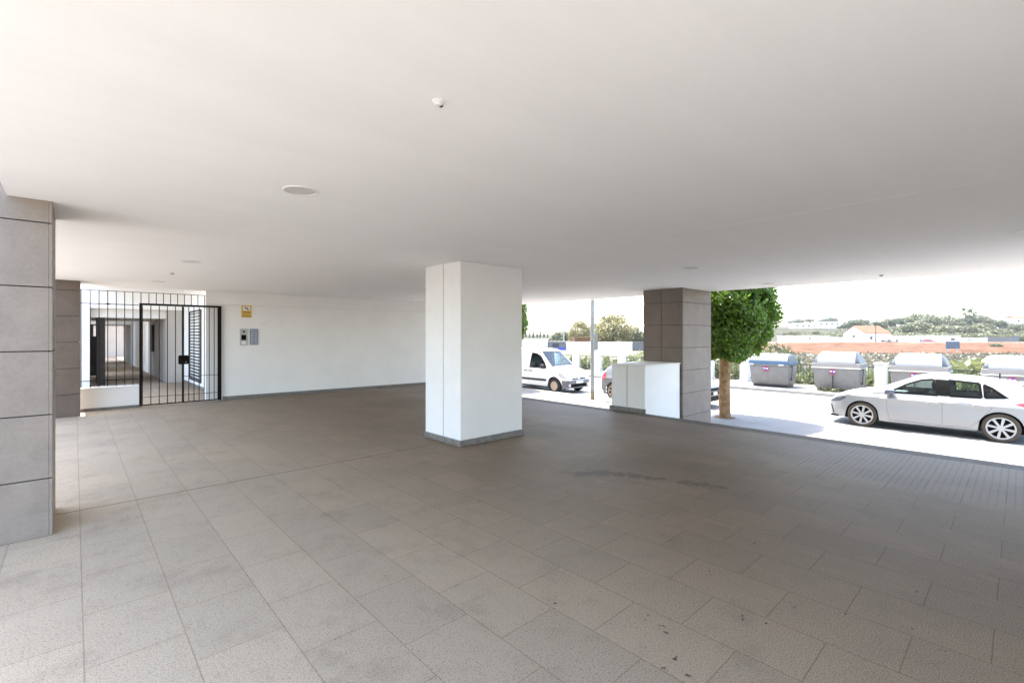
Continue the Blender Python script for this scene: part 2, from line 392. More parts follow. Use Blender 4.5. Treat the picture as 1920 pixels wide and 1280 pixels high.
t = thing('white_column', 'square white plastered column standing alone in mid floor', 'column', (4.66,5.92,0))
b = MB(); b.box(4.055, 5.28, 5.46, 6.38, .085, CEIL-.003); ob = b.build('shaft', 'plaster', t, world=True, bevel=.006)
b = MB(); b.box(4.0525, 4.0545, 5.885, 5.893, .085, CEIL-.01); b.build('crack_line', 'skirting_stone', t, world=True)
b = MB(); b.box(4.035, 5.30, 5.44, 6.40, .001, .084); b.build('skirting', 'skirting_stone', t, world=True, bevel=.004)

# white counter block at the floor edge, joined to the pillar
t = thing('counter_block', 'low white counter block with stone top against the clad pillar', 'counter', (9.2,5.9,PAVE))
b = MB(); b.box(8.545, 9.985, 5.225, 6.04, PAVE, .955); b.build('body', 'plaster', t, world=True, bevel=.004)
b = MB(); b.box(8.525, 10.0, 5.205, 6.06, .957, .982); b.build('stone_top', 'pier_white', t, world=True, bevel=.003)
b = MB(); b.box(8.535, 8.5435, 5.645, 5.651, .10, .95); b.build('joint_line', 'rusty_steel', t, world=True)
b = MB(); b.box(8.526, 8.5435, 5.205, 6.09, .0, .085); b.build('skirting', 'skirting_stone', t, world=True)

# ================================================================= BACK WALL, LOW WALL, RAILING, GATE
def wall_poly(pts, z0, z1, th, sgn=1):
    m = MB()
    (ax,ay),(bx,by) = pts; nx, ny = -(by-ay), bx-ax; L = math.hypot(nx,ny); nx, ny = nx/L*th*sgn, ny/L*th*sgn
    vs = [(ax,ay,z0),(bx,by,z0),(bx+nx,by+ny,z0),(ax+nx,ay+ny,z0),(ax,ay,z1),(bx,by,z1),(bx+nx,by+ny,z1),(ax+nx,ay+ny,z1)]
    m.add(vs, [(0,1,2,3),(4,5,6,7),(0,1,5,4),(1,2,6,5),(2,3,7,6),(3,0,4,7)]); return m
A, B_ = (2.33,13.42), (8.75,13.02)
t = thing('back_wall', 'long white plastered wall to the right of the gate', 'wall', (A[0],A[1],0))
wall_poly(A, 0, 0, 0) if False else None
m = wall_poly((A,B_), 0, 2.345, .3); m.build('wall_face', 'plaster', t, world=True)
A2, B2 = (2.33,13.410), (8.75,13.010)
m = wall_poly((A2,B2), 2.348, CEIL-.002, .3); m.build('top_band', 'plaster', t, world=True)
m = wall_poly(((2.68,13.385),(8.75,13.005)), 0.001, .085, .012); m.build('skirting', 'skirting_stone', t, world=True)

t = thing('low_wall', 'low white plastered wall under the barred railing', 'wall', (.6,13.35,0))
m = MB(); m.box(.09, 1.045, 13.3, 13.5, .06, .455); m.build('body', 'plaster', t, world=True, bevel=.004)
m = MB(); m.box(.088, 1.05, 13.285, 13.515, .457, .49); m.build('coping', 'plaster', t, world=True, bevel=.004)
m = MB(); m.box(.09, 1.045, 13.285, 13.2985, .001, .06); m.build('skirting', 'skirting_stone', t, world=True)

t = thing('railing', 'black iron barred railing on the low wall, running on above the gate', 'railing', (1.2,13.40,0))
ytop = 2.56
fr = MB()
for q in ((.085,2.32,ytop-.012,ytop), (.085,1.05,.62,.634), (.085,1.05,2.262,2.276)):
    fr = MB(); fr.box(q[0], q[1], 13.392, 13.412, q[2], q[3]); fr.build('rail', 'black_iron', t, world=True)
for i in range(8):
    x = .10 + i*.1415; b = MB(); b.cyl((x,13.402,.49),(x,13.402,ytop-.012), .0075, n=8); b.build('bar', 'black_iron', t, world=True)
for i in range(9):
    x = 1.232 + i*.1335; b = MB(); b.cyl((x,13.402,2.30),(x,13.402,ytop-.012), .0075, n=8); b.build('bar', 'black_iron', t, world=True)
b = MB(); b.box(.50,.56,13.385,13.42,2.255,2.285); b.build('bracket', 'black_iron', t, world=True)

gx0, gx1, gy, gz0, gz1 = 1.055, 2.635, 13.33, .012, 2.31
t = thing('iron_gate', 'black iron double gate with round bars and a square lock box', 'gate', ((gx0+gx1)/2,gy,0))
gm = (gx0+gx1)/2 + .02
m = MB(); w_ = .045
m.box(gx0, gx0+w_, gy-.02, gy+.02, gz0, gz1); m.box(gx1-w_, gx1, gy-.02, gy+.02, gz0, gz1); m.box(gx0+w_, gx1-w_, gy-.02, gy+.02, gz1-w_, gz1)
m.build('frame', 'black_iron', t, world=True)
for side, (a, b_) in enumerate(((gx0+w_+.004, gm-.001), (gm+.001, gx1-w_-.004))):
    lf = MB(); s_ = .026
    lf.box(a, a+s_*.5, gy-.015, gy+.015, gz0+.01, gz1-w_-.004); lf.box(b_-s_, b_, gy-.015, gy+.015, gz0+.01, gz1-w_-.004)
    lf.box(a+s_*.5, b_-s_, gy-.015, gy+.015, gz0+.01, gz0+.035); lf.box(a+s_*.5, b_-s_, gy-.008, gy+.008, gz0+.19, gz0+.20)
    if side: lf.box(a+s_*.5, b_-s_, gy-.008, gy+.008, gz0+.62, gz0+.63)
    lo = lf.build('gate_leaf', 'black_iron', t, world=True)
    nb = 4 if side == 0 else 6
    for i in range(nb):
        x = a + (b_-a)*(i+1)/(nb+1) + .004; bb = MB(); bb.cyl((x-t.location.x,gy-t.location.y,gz0+.035),(x-t.location.x,gy-t.location.y,gz1-w_-.005), .0085, n=8); bb.build('bar', 'black_iron', lo)
m = MB(); m.box(gm-.10, gm+.10, gy-.045, gy-.0205, .92, 1.13); m.build('lock_box', 'black_iron', t, world=True, bevel=.022)
m = MB(); m.cyl((gm+.045,gy-.046,.97),(gm+.045,gy-.052,.97), .012); m.build('keyhole', 'grey_steel', t, world=True)

# signs and bell panels on the back wall (wall face about y=13.41-.0624*(x-2.33))
def wy(x): return 13.42 - (x-2.33)*(.40/6.42)
t = thing('camera_sign', 'small yellow notice with a camera symbol high on the white wall', 'sign', (3.20,wy(3.2)-.004,2.2), -.0622)
m = MB(); m.box(-.115,.115,-.008,0,-.155,.155); m.build('plate', 'sign_yellow', t, bevel=.002)
m = MB(); m.box(-.08,.08,-.0105,-.0085,.02,.125); m.build('symbol_field', 'sign_white', t)
m = MB(); m.prism([(-.05,.085),(.02,.055),(.028,.08),(-.04,.11)], 1, -.0125, -.011); m.prism([(.0,.058),(.045,.035),(.05,.06),(.02,.075)], 1, -.0125, -.011); m.build('camera_symbol', 'soot', t)
m = MB(); m.box(-.085,.085,-.0105,-.0085,-.035,-.018); m.box(-.085,.085,-.0105,-.0085,-.12,-.108); m.build('text_line', 'timber', t)
t = thing('intercom_panel', 'steel door intercom with black camera and speaker beside the gate', 'intercom', (3.135,wy(3.135)-.004,1.55), -.0622)
m = MB(); m.box(-.085,.085,-.022,0,-.21,.21); m.build('face_plate', 'steel_panel', t, bevel=.004)
m = MB(); m.box(-.055,.055,-.026,-.023,-.075,.055); m.build('screen', 'soot', t)
m = MB(); m.cyl((0,-.023,.135),(0,-.03,.135),.024); m.build('lens', 'soot', t)
m = MB(); m.box(-.05,.05,-.025,-.023,-.185,-.10); m.build('keypad', 'sign_white', t)
t = thing('bell_panel', 'blue grey bell button panel right of the steel intercom', 'intercom', (3.365,wy(3.365)-.004,1.555), -.0622)
m = MB(); m.box(-.09,.09,-.020,0,-.20,.20); m.build('face_plate', 'blue_panel', t, bevel=.004)
for i in range(6):
    m = MB(); m.box(-.07,-.01,-.023,-.0205,-.17+i*.06,-.13+i*.06); m.box(.01,.07,-.023,-.0205,-.17+i*.06,-.13+i*.06); m.build('button_row', 'steel_panel', t)

# ================================================================= PASSAGE BEYOND THE RAILING
t = thing('passage_wall', 'white side wall of the passage seen through the gate', 'wall', (2.75,16,0))
m = MB(); m.box(2.75, 3.0, 13.75, 19.5, 0, 6); m.build('wall_face', 'facade', t, world=True)
m = MB(); m.box(2.735, 2.7485, 13.75, 19.45, .001, .08); m.build('skirting', 'skirting_stone', t, world=True)
lv = thing('louvre_door', 'tall black slatted shutter on the passage side wall', 'shutter', (2.74,17.4,0))
m = MB(); m.box(2.715,2.748,16.45,16.50,.18,2.36); m.box(2.715,2.748,18.30,18.35,.18,2.36); m.box(2.715,2.748,16.5,18.3,2.32,2.36); m.box(2.715,2.748,16.5,18.3,.18,.22); m.build('frame', 'dark_slat', lv, world=True)
m = MB()
for i in range(22): m.prism([(2.70,.25+i*.095),(2.742,.275+i*.095),(2.742,.285+i*.095),(2.70,.26+i*.095)], 1, 16.5, 18.3)
m.build('slats', 'dark_slat', lv, world=True)
dr = thing('service_door', 'flush pale grey door in the passage side wall, nearer than the slatted shutter', 'door', (2.74,15.4,0))
m = MB(); m.box(2.735,2.748,14.95,15.85,.02,2.12); m.build('leaf', 'lamp_white', dr, world=True)
m = MB(); m.box(2.72,2.734,15.72,15.8,.98,1.02); m.build('handle', 'grey_steel', dr, world=True)
def block(y0, y1, xl, xr, zs, name, label, zt=6.2, roof_x0=-3.0):
    t = thing(name, label, 'building', (xr,y0,0))
    m = MB(); m.box(roof_x0, xr+2, y0, y1, zs+.28, zt); m.build('upper_storey', 'facade', t, world=True)
    m = MB(); m.box(xl, xr, y0+.35, y1, zs, zs+.279); m.build('lintel', 'plaster', t, world=True)
    m = MB(); m.box(roof_x0, xl-.003, y0+.02, y0+.38, 0, zs+.278); m.build('end_wall', 'facade', t, world=True)
    m = MB(); m.box(xr, xr+.8, y0, y1, 0, zs+.278); m.build('side_wall', 'passage_dim', t, world=True)
    m = MB(); m.box(roof_x0, xl, y0+1.6, y1-.02, 0, zs+.278); m.build('shade_wall', 'passage_dim', t, world=True)  # unseen wall added to shut out side light and darken the block
    m = MB(); m.box(xl+.16, xl+.36, y0+.45, y0+1.5, 0.001, zs-.002); m.box(xl+.02, xl+.159, y0+.75, y0+1.2, .3, zs-.6); m.build('shaded_pier', 'cladding_dark', t, world=True)  # shade on the pier painted in as a dark colour
    return t
bk = block(19.5, 25.0, .36, 2.28, 2.16, 'passage_block', 'first white block spanning the passage beyond the gate')
m = MB(); m.box(2.20,2.278,23.0,23.6,.95,2.0); m.build('wall_box', 'dark_slat', bk, world=True)
bk2 = block(32.6, 38.5, .36, 2.25, 2.16, 'passage_block', 'second white block far down the passage')
m = MB(); m.box(2.28, 2.5, 25.003, 32.597, 0, 3.4); ow = m.build('court_wall', 'facade'); tag(ow, 'sunlit white court wall between the two passage blocks', 'wall')
lv = MB(); lv.box(2.262,2.278,26.2,27.4,.3,2.1)
for i in range(18): lv.box(2.245,2.261,26.2,27.4,.32+i*.1,.36+i*.1)
tag(lv.build('wall_vent', 'lamp_white'), 'white slatted vent on the sunlit court wall far down the passage', 'vent')
m = MB(); m.box(-2.0, 4, 46, 46.3, 0, 4); tag(m.build('end_wall', 'passage_dim'), 'pale wall closing the far end of the passage', 'wall')
m = MB(); m.box(.48, 2.745, 13.445, 19.48, 3.15, 3.4); struct(m, 'passage_ceiling', 'plaster_ceiling')
m = MB(); m.box(.05, .36, 26.6, 31.2, 0, 3.2); tag(m.build('court_wall', 'facade'), 'short white wall added to dim the open side of the court far down the passage', 'wall')  # unseen wall added to dim the court
m = MB(); m.box(.30, 2.5, 38.503, 45.9, 3.0, 3.3); struct(m, 'court_ceiling', 'plaster_ceiling')  # unseen roof added to shade the far court and its end wall
m = MB(); m.box(.38, 2.277, 25.003, 32.597, 3.0, 3.3); struct(m, 'court_ceiling', 'plaster_ceiling')

# ================================================================= CEILING FITTINGS
def ceil_at(px, py):
    d = F_PX*(CEIL-CZ)/(628-py); return (*plan(px,d), CEIL)
def downlight(px, py, label, r=.122):
    x, y, z = ceil_at(px,py); t = thing('downlight', label, 'ceiling light', (x,y,z), 0, 'recessed round ceiling lights')
    m = MB(); m.lathe([(r,0),(r,-.004),(r-.004,-.008),(r-.016,-.006),(r-.018,-.0015)], (0,0,0), n=40); m.build('trim_ring', 'lamp_white', t, smooth=True)
    m = MB(); m.lathe([(r-.018,-.002),(.0001,-.002)], (0,0,0), n=40); m.build('diffuser', 'lamp_diffuser', t)
downlight(564, 357.5, 'large round recessed light nearest on the ceiling, left of the sensor')
downlight(358.5, 490, 'round recessed light on the ceiling above the barred gate')
downlight(298, 527.5, 'farthest round recessed light, just in front of the railing')
downlight(1295, 502, 'round recessed light on the ceiling in front of the clad pillar')
downlight(1926, 433, 'round recessed light cut by the edge of the picture')
downlight(1441, 531.5, 'round recessed light at the street edge of the ceiling above the clipped tree')
x, y, z = ceil_at(822, 190)
t = thing('ceiling_sensor', 'small white domed sensor on the ceiling beyond the nearest light', 'sensor', (x,y,z), 0, 'small ceiling sensors')
m = MB(); m.lathe([(.027,0),(.027,-.006),(.023,-.010),(.019,-.013)], (0,0,0), n=28); m.build('base_ring', 'lamp_white', t, smooth=True)
m = MB(); m.lathe([(.019,-.013),(.017,-.018),(.010,-.021),(.0001,-.022)], (0,0,0), n=24); m.build('dome', 'lamp_white', t, smooth=True)
m = MB(); m.box(.004,.021,-.008,.008,-.021,-.0125); m.build('sensor_eye', 'black_plastic', t)
for (px, py, lb) in ((323,512,'tiny ceiling sensor between the two lights above the gate'), (1652.5,515.5,'tiny ceiling sensor at the street edge of the ceiling, over the silver car')):
    x, y, z = ceil_at(px,py); s_ = MB(); s_.lathe([(.032,0),(.032,-.012),(.024,-.02),(.0001,-.03)], (0,0,0), n=20); tag(s_.build('ceiling_sensor', 'grey_steel', loc=(x,y,z)), lb, 'sensor', 'small ceiling sensors')

# ================================================================= CARS
def interp(x, pts, sm=0.0):
    xs_, ys_ = zip(*sorted(pts))
    if sm <= 0: return float(np.interp(x, xs_, ys_))
    return float(np.mean(np.interp(x+np.linspace(-sm,sm,9), xs_, ys_)))
def inside(p, poly):
    c = False; n = len(poly); j = n-1
    for i in range(n):
        (xi,yi),(xj,yj) = poly[i], poly[j]
        if (yi > p[1]) != (yj > p[1]) and p[0] < (xj-xi)*(p[1]-yi)/(yj-yi)+xi: c = not c
        j = i
    return c
class Car:
    def __init__(s, sp): s.sp = sp; s.L2 = sp['L']/2
    def w(s, x): return interp(x, s.sp['plan'], .05)
    def zt(s, x): return interp(x, s.sp['top'], s.sp.get('sm',.07))
    def zs(s, x): return min(interp(x, s.sp['belt'], .05), s.zt(x)-.035)
    def yr(s, x):
        z0, z1 = s.zs(x), s.zt(x); h = z1-z0; k = s.sp['tumble']
        return max(.05, s.yside(x,z0) - .03 - k*max(0,h-.06))
    def zr(s, x): return s.zt(x) - min(.045, .5*(s.zt(x)-s.zs(x)))
    def zb(s, x):
        sp = s.sp; z = interp(x, sp['sill'], .02)
        for xw in sp['wheels']:
            q = x-xw
            if abs(q) < sp['arch']: z = max(z, sp['r'] + math.sqrt(sp['arch']**2-q*q)*1.0)
        return z
    def yside(s, x, z):
        q = (z-s.sp['zmax'])/.45; y = s.w(x)*(1-.055*q*q)
        cr = s.sp.get('crease')
        if cr: y += .012*max(0, 1-abs(z-cr)/.05) - .010*max(0, 1-abs(z-(cr-.18))/.14)
        if cr: y -= .34*max(0, z-.80)
        return y
    def yup(s, x, z):
        z0, z1 = s.zs(x), s.zr(x); y0, y1 = s.yside(x,z0), s.yr(x); k = 0 if z1-z0 < 1e-4 else (z-z0)/(z1-z0)
        k = min(1, max(0,k)); return y0+(y1-y0)*k + .018*math.sin(PI*k)
    def surf(s, x, z): return s.yside(x,z) if z <= s.zs(x) else s.yup(x,z)
    def patch(s, mb, poly, sgn, off=.004, th=.01):
        z0, z1 = min(p[1] for p in poly)+1e-4, max(p[1] for p in poly)-1e-4; nz, nx, n = 10, 8, len(poly); vs = []
        zs_ = sorted(set([z0+(z1-z0)*j/nz for j in range(nz+1)] + [min(z1,max(z0,p[1])) for p in poly]))
        for z in zs_:
            cr = []
            for i in range(n):
                (xa,za),(xb,zb) = poly[i], poly[(i+1)%n]
                if (za-z)*(zb-z) <= 0 and abs(za-zb) > 1e-9: cr.append(xa+(xb-xa)*(z-za)/(zb-za))
            a, b = min(cr), max(cr)
            for i in range(nx+1): x = a+(b-a)*i/nx; vs.append((x, sgn*(s.surf(x,z)+off), z))
        mb.add(vs, [(j*(nx+1)+i,j*(nx+1)+i+1,(j+1)*(nx+1)+i+1,(j+1)*(nx+1)+i) for j in range(len(zs_)-1) for i in range(nx)])
    def line(s, mb, pts, sgn, wd=.008, off=.0015):
        q = []
        for i in range(len(pts)-1):
            (xa,za),(xb,zb) = pts[i], pts[i+1]; k = max(1,int(math.hypot(xb-xa,zb-za)/.05))
            q += [(xa+(xb-xa)*j/k, za+(zb-za)*j/k) for j in range(k)]
        q.append(pts[-1])
        for i in range(len(q)-1):
            (xa,za),(xb,zb) = q[i], q[i+1]; L = math.hypot(xb-xa,zb-za); nx, nz = -(zb-za)/L*wd/2, (xb-xa)/L*wd/2
            mb.add([(x, sgn*(s.surf(x,z)+off), z) for x, z in ((xa-nx,za-nz),(xb-nx,zb-nz),(xb+nx,zb+nz),(xa+nx,za+nz))], [(0,1,2,3)])
def make_car(sp, name, label, cat, loc, rz, group=None, res=.03, simple=False):
    C = Car(sp); L2 = C.L2; root = thing(name, label, cat, loc, rz, group)
    N = int(sp['L']/res); X = [-L2 + sp['L']*i/N for i in range(N+1)]
    ns, nu, nt = (12, 14, 8) if not simple else (5, 4, 4)
    sec = []
    for x in X:
        zb, zs, zr, zt, yr = C.zb(x), C.zs(x), C.zr(x), C.zt(x), C.yr(x); zb = min(zb, zs-.02); row = []
        for k in range(ns+1): z = zb+(zs-zb)*k/ns; row.append((x, C.yside(x,z), z))
        for k in range(1, nu+1): z = zs+(zr-zs)*k/nu; row.append((x, C.yup(x,z), z))
        for k in range(1, nt+1): a = PI/2*k/nt; row.append((x, yr*math.cos(a) if k < nt else 0, zr+(zt-zr)*math.sin(a)))
        sec.append(row)
    R = len(sec[0]); body = MB(); glass = [[MB() for _ in sp['windows']] for _ in (0,1)]; wsc = [MB() for _ in sp['screens']]
    doors = [[MB() for _ in sp['doors']] for _ in (0,1)]
    def key(m, p, cache={}):
        return p
    buckets = {}
    def put(tgt, quad):
        d = buckets.setdefault(id(tgt), (tgt, {}))[1]; idx = []
        for p in quad:
            kk = (round(p[0],5), round(p[1],5), round(p[2],5))
            if kk not in d: d[kk] = len(tgt.v); tgt.v.append(p)
            idx.append(d[kk])
        if len(set(idx)) >= 3:
            ded = []; [ded.append(i) for i in idx if i not in ded]
            tgt.f.append(tuple(ded)); tgt.m.append(0)
    for si, sgn in enumerate((1,-1)):
        for i in range(N):
            for k in range(R-1):
                q = [sec[i][k], sec[i+1][k], sec[i+1][k+1], sec[i][k+1]]
                cx = sum(p[0] for p in q)/4; cz = sum(p[2] for p in q)/4; cy = sum(p[1] for p in q)/4
                q = [(p[0], sgn*p[1], p[2]) for p in q]; tgt = body
                if ns <= k < ns+nu:
                    
                    for wi, wp in enumerate(sp['windows']):
                        if inside((cx,cz), wp): tgt = glass[si][wi]
                elif k >= ns+nu:
                    for wi, (a, b_) in enumerate(sp['screens']):
                        if a < cx < b_ and cy < C.yr(cx)*.93: tgt = wsc[wi]
                elif not simple:
                    for di, (a, b_) in enumerate(sp['doors']):
                        if a < cx < b_ and cz > .30: tgt = doors[si][di]
                put(tgt, q)
    for e, i in ((0,0),(1,N)):       # nose and tail caps
        for k in range(R-1):
            a, b_ = sec[i][k], sec[i][k+1]; put(body, [a, b_, (b_[0],-b_[1],b_[2]), (a[0],-a[1],a[2])])
    body.build('body', sp['paint'], root, smooth=True, sharp=35)
    for q in glass[0]+glass[1]:
        if q.f: q.build('side_window', 'tinted_glass' if not simple else 'window_dark', root, smooth=True)
    for wi, q in enumerate(wsc):
        if q.f: q.build('windscreen' if wi == 0 else 'rear_window', 'screen_glass' if not simple else 'window_dark', root, smooth=True)
    if not simple:
        for si, sgn in enumerate((1,-1)):
            for di, (a, b_) in enumerate(sp['doors']):
                if not doors[si][di].f: continue
                d = doors[si][di].build('door', sp['paint'], root, smooth=True, sharp=35)
                h = MB(); hx, hz = sp['handles'][di]; y = C.surf(hx,hz)
                h.box(hx-.09, hx+.09, min(sgn*(y-.01),sgn*(y+.03)), max(sgn*(y-.01),sgn*(y+.03)), hz-.016, hz+.016)
                h.build('handle', sp['handle_mat'], d, bevel=.006)
            for wp in sp['windows']:
                tr = MB(); C.line(tr, list(wp)+[wp[0]], sgn, .045, .004); tr.build('window_trim', 'soot', root)
            sm_ = MB()
            for ln in sp['seams']: C.line(sm_, ln, sgn, .007)
            sm_.build('panel_gap', 'bumper_grey', root)
            for (nm, poly, mt, off) in sp['patches']:
                p_ = MB(); C.patch(p_, poly, sgn, off); p_.build(nm, mt, root)
            mx, mz, ml, mh = sp['mirror']; y = C.surf(mx-.08, mz)
            mi = MB(); mi.box(mx-ml/2, mx+ml/2, min(sgn*(y+.03),sgn*(y+.21)), max(sgn*(y+.03),sgn*(y+.21)), mz-mh/2, mz+mh/2)
            mo = mi.build('mirror', sp['mirror_mat'], root, bevel=.035, smooth=True)
            ar = MB(); ar.box(mx-.04, mx+.03, min(sgn*(y-.02),sgn*(y+.06)), max(sgn*(y-.02),sgn*(y+.06)), mz-mh/2-.015, mz-mh/2+.03); ar.build('mirror_foot', 'black_plastic', mo)
            mi2 = MB()
    # floor pan and wheel wells
    und = MB(); und.box(-L2+.12, L2-.12, -C.w(0)*.86, C.w(0)*.86, .20, .24)
    for xw in sp['wheels']:
        for sgn in (1,-1):
            y1 = C.w(xw)*.93; y0 = y1-.30; n = 14; a = sp['arch']+.004
            vs = []
            for yy in (y0,y1):
                for i in range(n+1): tt = PI*i/n; vs.append((xw+a*math.cos(tt), sgn*yy, sp['r']+a*math.sin(tt)))
            und.add(vs, [(i,i+1,n+2+i,n+1+i) for i in range(n)] + [tuple(range(n+1))])
    und.build('underbody', 'soot', root, recalc=False)
    for fxd in sp.get('fixtures', ()):
        nm, mt, bx = fxd[:3]; m = MB()
        for q in bx: m.box(*q)
        m.build(nm, mt, root, bevel=fxd[3] if len(fxd) > 3 else .01)
    if not simple:
        for (sx, sy) in sp['seats']:
            m = MB(); m.prism([(sx,.45),(sx-.10,.5),(sx-.30,1.02),(sx-.17,1.04),(sx-.02,.62)], 1, sy-.23, sy+.23); m.box(sx-.32, sx-.20, sy-.13, sy+.13, 1.05, 1.24); m.build('seat', 'seat_fabric', root, bevel=.03)
    for xw in sp['wheels']:
        for sgn in (1,-1):
            yo = C.w(xw)-.005; r = sp['r']; wt = .19
            wh = bpy.data.objects.new('wheel', None); COL.objects.link(wh); wh.parent = root; wh.location = (xw, sgn*(yo-wt/2), r); wh.rotation_euler = (0,0,0 if sgn > 0 else PI)
            ty = MB(); ri = sp['rim']
            ty.lathe([(ri,-.08),(ri+.02,-.095),(r-.02,-.095),(r,-.075),(r,.075),(r-.02,.095),(ri+.02,.097),(ri,.085)], (0,0,0), axis='y', n=40 if not simple else 14, close=True); ty.build('tyre', sp['tyre_mat'], wh, smooth=True)
            rm = MB(); n = 40 if not simple else 14
            rm.lathe([(ri-.028,.07),(ri-.024,.088),(ri,.090),(ri,-.08),(ri-.02,-.08),(ri-.028,.07)], (0,0,0), axis='y', n=n)
            sk = sp['spokes']
            for i in range(sk):
                th = 2*PI*i/sk + .2; c_, s_ = math.cos(th), math.sin(th); wd0, wd1 = sp['spoke_w']
                P = [(.04,-wd0),(ri-.02,-wd1),(ri-.02,wd1),(.04,wd0)]
                o = [(c_*a-s_*b_, .080 if a < .1 else .074, s_*a+c_*b_) for a, b_ in P]; ii = [(p[0], .045, p[2]) for p in o]
                rm.add(o+ii, [(0,1,2,3),(0,1,5,4),(1,2,6,5),(2,3,7,6),(3,0,4,7)])
            rm.cyl((0,.04,0),(0,.086,0), .06, n=20); rm.build('rim', sp['rim_mat'], wh)
            bk_ = MB(); bk_.cyl((0,-.06,0),(0,.02,0), ri-.022, n=24); bk_.cyl((0,.021,0),(0,.032,0), .125, n=24); bk_.build('brake_disc', 'soot', wh)
    return root, C
HATCH = dict(L=4.06, paint='paint_silver', r=.315, rim=.243, arch=.362, wheels=(1.19,-1.35), zmax=.60, tumble=.50, crease=.79, sm=.09,
    plan=[(-2.03,.66),(-1.97,.76),(-1.8,.835),(-1.4,.87),(-.6,.875),(.4,.875),(1.2,.87),(1.6,.83),(1.85,.73),(1.96,.62),(2.03,.48)],
    top=[(-2.03,.62),(-2.0,.86),(-1.97,1.0),(-1.76,1.235),(-1.64,1.305),(-1.15,1.39),(-.55,1.43),(-.1,1.425),(.15,1.37),(.98,.985),(1.3,.93),(1.7,.83),(1.9,.73),(1.98,.62),(2.03,.52)],
    belt=[(-2.03,.56),(-1.95,.82),(-1.5,.93),(.8,.90),(1.3,.86),(1.75,.74),(1.95,.58),(2.03,.46)],
    sill=[(-2.03,.42),(-1.9,.28),(-1.7,.22),(1.6,.20),(1.9,.22),(2.03,.36)],
    windows=[[(.62,.955),(.30,1.165),(.02,1.285),(-.20,1.315),(-.30,.955)], [(-.50,.955),(-.46,1.315),(-1.00,1.275),(-1.04,.965)], [(-1.10,.968),(-1.075,1.25),(-1.20,1.17),(-1.42,1.0)]],
    screens=[(.22,.93),(-1.94,-1.70)], doors=[(-.37,.66),(-1.16,-.38)], handles=[(-.20,.765),(-1.0,.78)], handle_mat='chrome',
    seams=[[(.665,.90),(.67,.55),(.62,.27),(-.3,.245),(-.375,.27),(-.375,.94)], [(-.375,.245),(-.85,.27),(-.97,.40),(-1.19,.72),(-1.26,.9)], [(.66,.255),(-1.0,.235)]],
    patches=[('handle_shadow', [(-.08,.735),(-.30,.735),(-.32,.765),(-.30,.79),(-.08,.79),(-.06,.765)], 'paint_grey', .002), ('handle_shadow', [(-.88,.75),(-1.10,.75),(-1.12,.78),(-1.10,.805),(-.88,.805),(-.86,.78)], 'paint_grey', .002), ('headlight', [(1.52,.735),(1.60,.755),(1.88,.66),(1.93,.60),(1.86,.585),(1.68,.63)], 'headlight', .004), ('bumper_slot', [(1.90,.52),(1.925,.51),(1.86,.28),(1.83,.30)], 'soot', .003),  # shadows under the handles drawn as flat grey patches
             ('tail_light', [(-1.56,.872),(-1.70,.905),(-1.98,.88),(-1.99,.76),(-1.80,.79)], 'tail_red', .006), ('centre_post', [(-.315,.945),(-.225,1.325),(-.445,1.32),(-.485,.945)], 'soot', .004),
             ('quarter_trim', [(-1.07,1.27),(-1.06,1.285),(-1.22,1.20),(-1.48,.985),(-1.42,.985),(-1.2,1.15)], 'soot', .004)],
    mirror=(.60,.965,.20,.13), mirror_mat='headlight', rim_mat='alloy', tyre_mat='dusty_rubber', spokes=8, spoke_w=(.018,.026),
    seats=[(.05,.36),(.05,-.36),(-.85,.36),(-.85,-.36)],
    fixtures=[('spoiler','paint_grey',[(-1.90,-1.62,-.52,.52,1.262,1.295)],.012), ('grille','soot',[(1.985,2.036,-.40,.40,.30,.44)]), ('aerial','black_plastic',[(-1.33,-1.30,-.01,.01,1.33,1.50)],0), ('number_plate','sign_white',[(-2.05,-2.02,-.26,.26,.55,.66)],.004),
              ('dashboard','bumper_grey',[(.42,.80,-.62,.62,.72,.90)],.03), ('sill_trim','bumper_grey',[(-.95,.75,.78,.835,.19,.235)],.008), ('sill_trim','bumper_grey',[(-.95,.75,-.835,-.78,.19,.235)],.008)])
make_car(HATCH, 'hatchback_car', 'silver hatchback parked in the near lane in front of the waste bins', 'car', (16.03,1.66,ROAD), PI/2)
CAR2 = dict(HATCH); CAR2.update(paint='paint_steel', fixtures=[('bumper_grille','soot',[(1.99,2.05,-.60,.60,.28,.40),(1.93,2.04,-.55,.55,.58,.66),(2.00,2.046,-.5,-.14,.44,.54),(2.00,2.046,.14,.5,.44,.54)],.012), ('number_plate','sign_white',[(2.03,2.055,-.13,.13,.44,.53)],.004)], tyre_mat='dusty_rubber', rim_mat='steel_wheel')
CAR2['patches'] = [p for p in HATCH['patches'] if p[0] not in ('tail_light',)] + [('tail_light', [(-1.72,.78),(-1.76,1.02),(-1.90,.99),(-1.99,.86),(-1.97,.74),(-1.82,.72)], 'tail_red', .012)]
make_car(CAR2, 'parked_car', 'grey car mostly hidden by the white counter and pillar, only tail lamp showing', 'car', (15.45,8.88,ROAD), -PI/2)
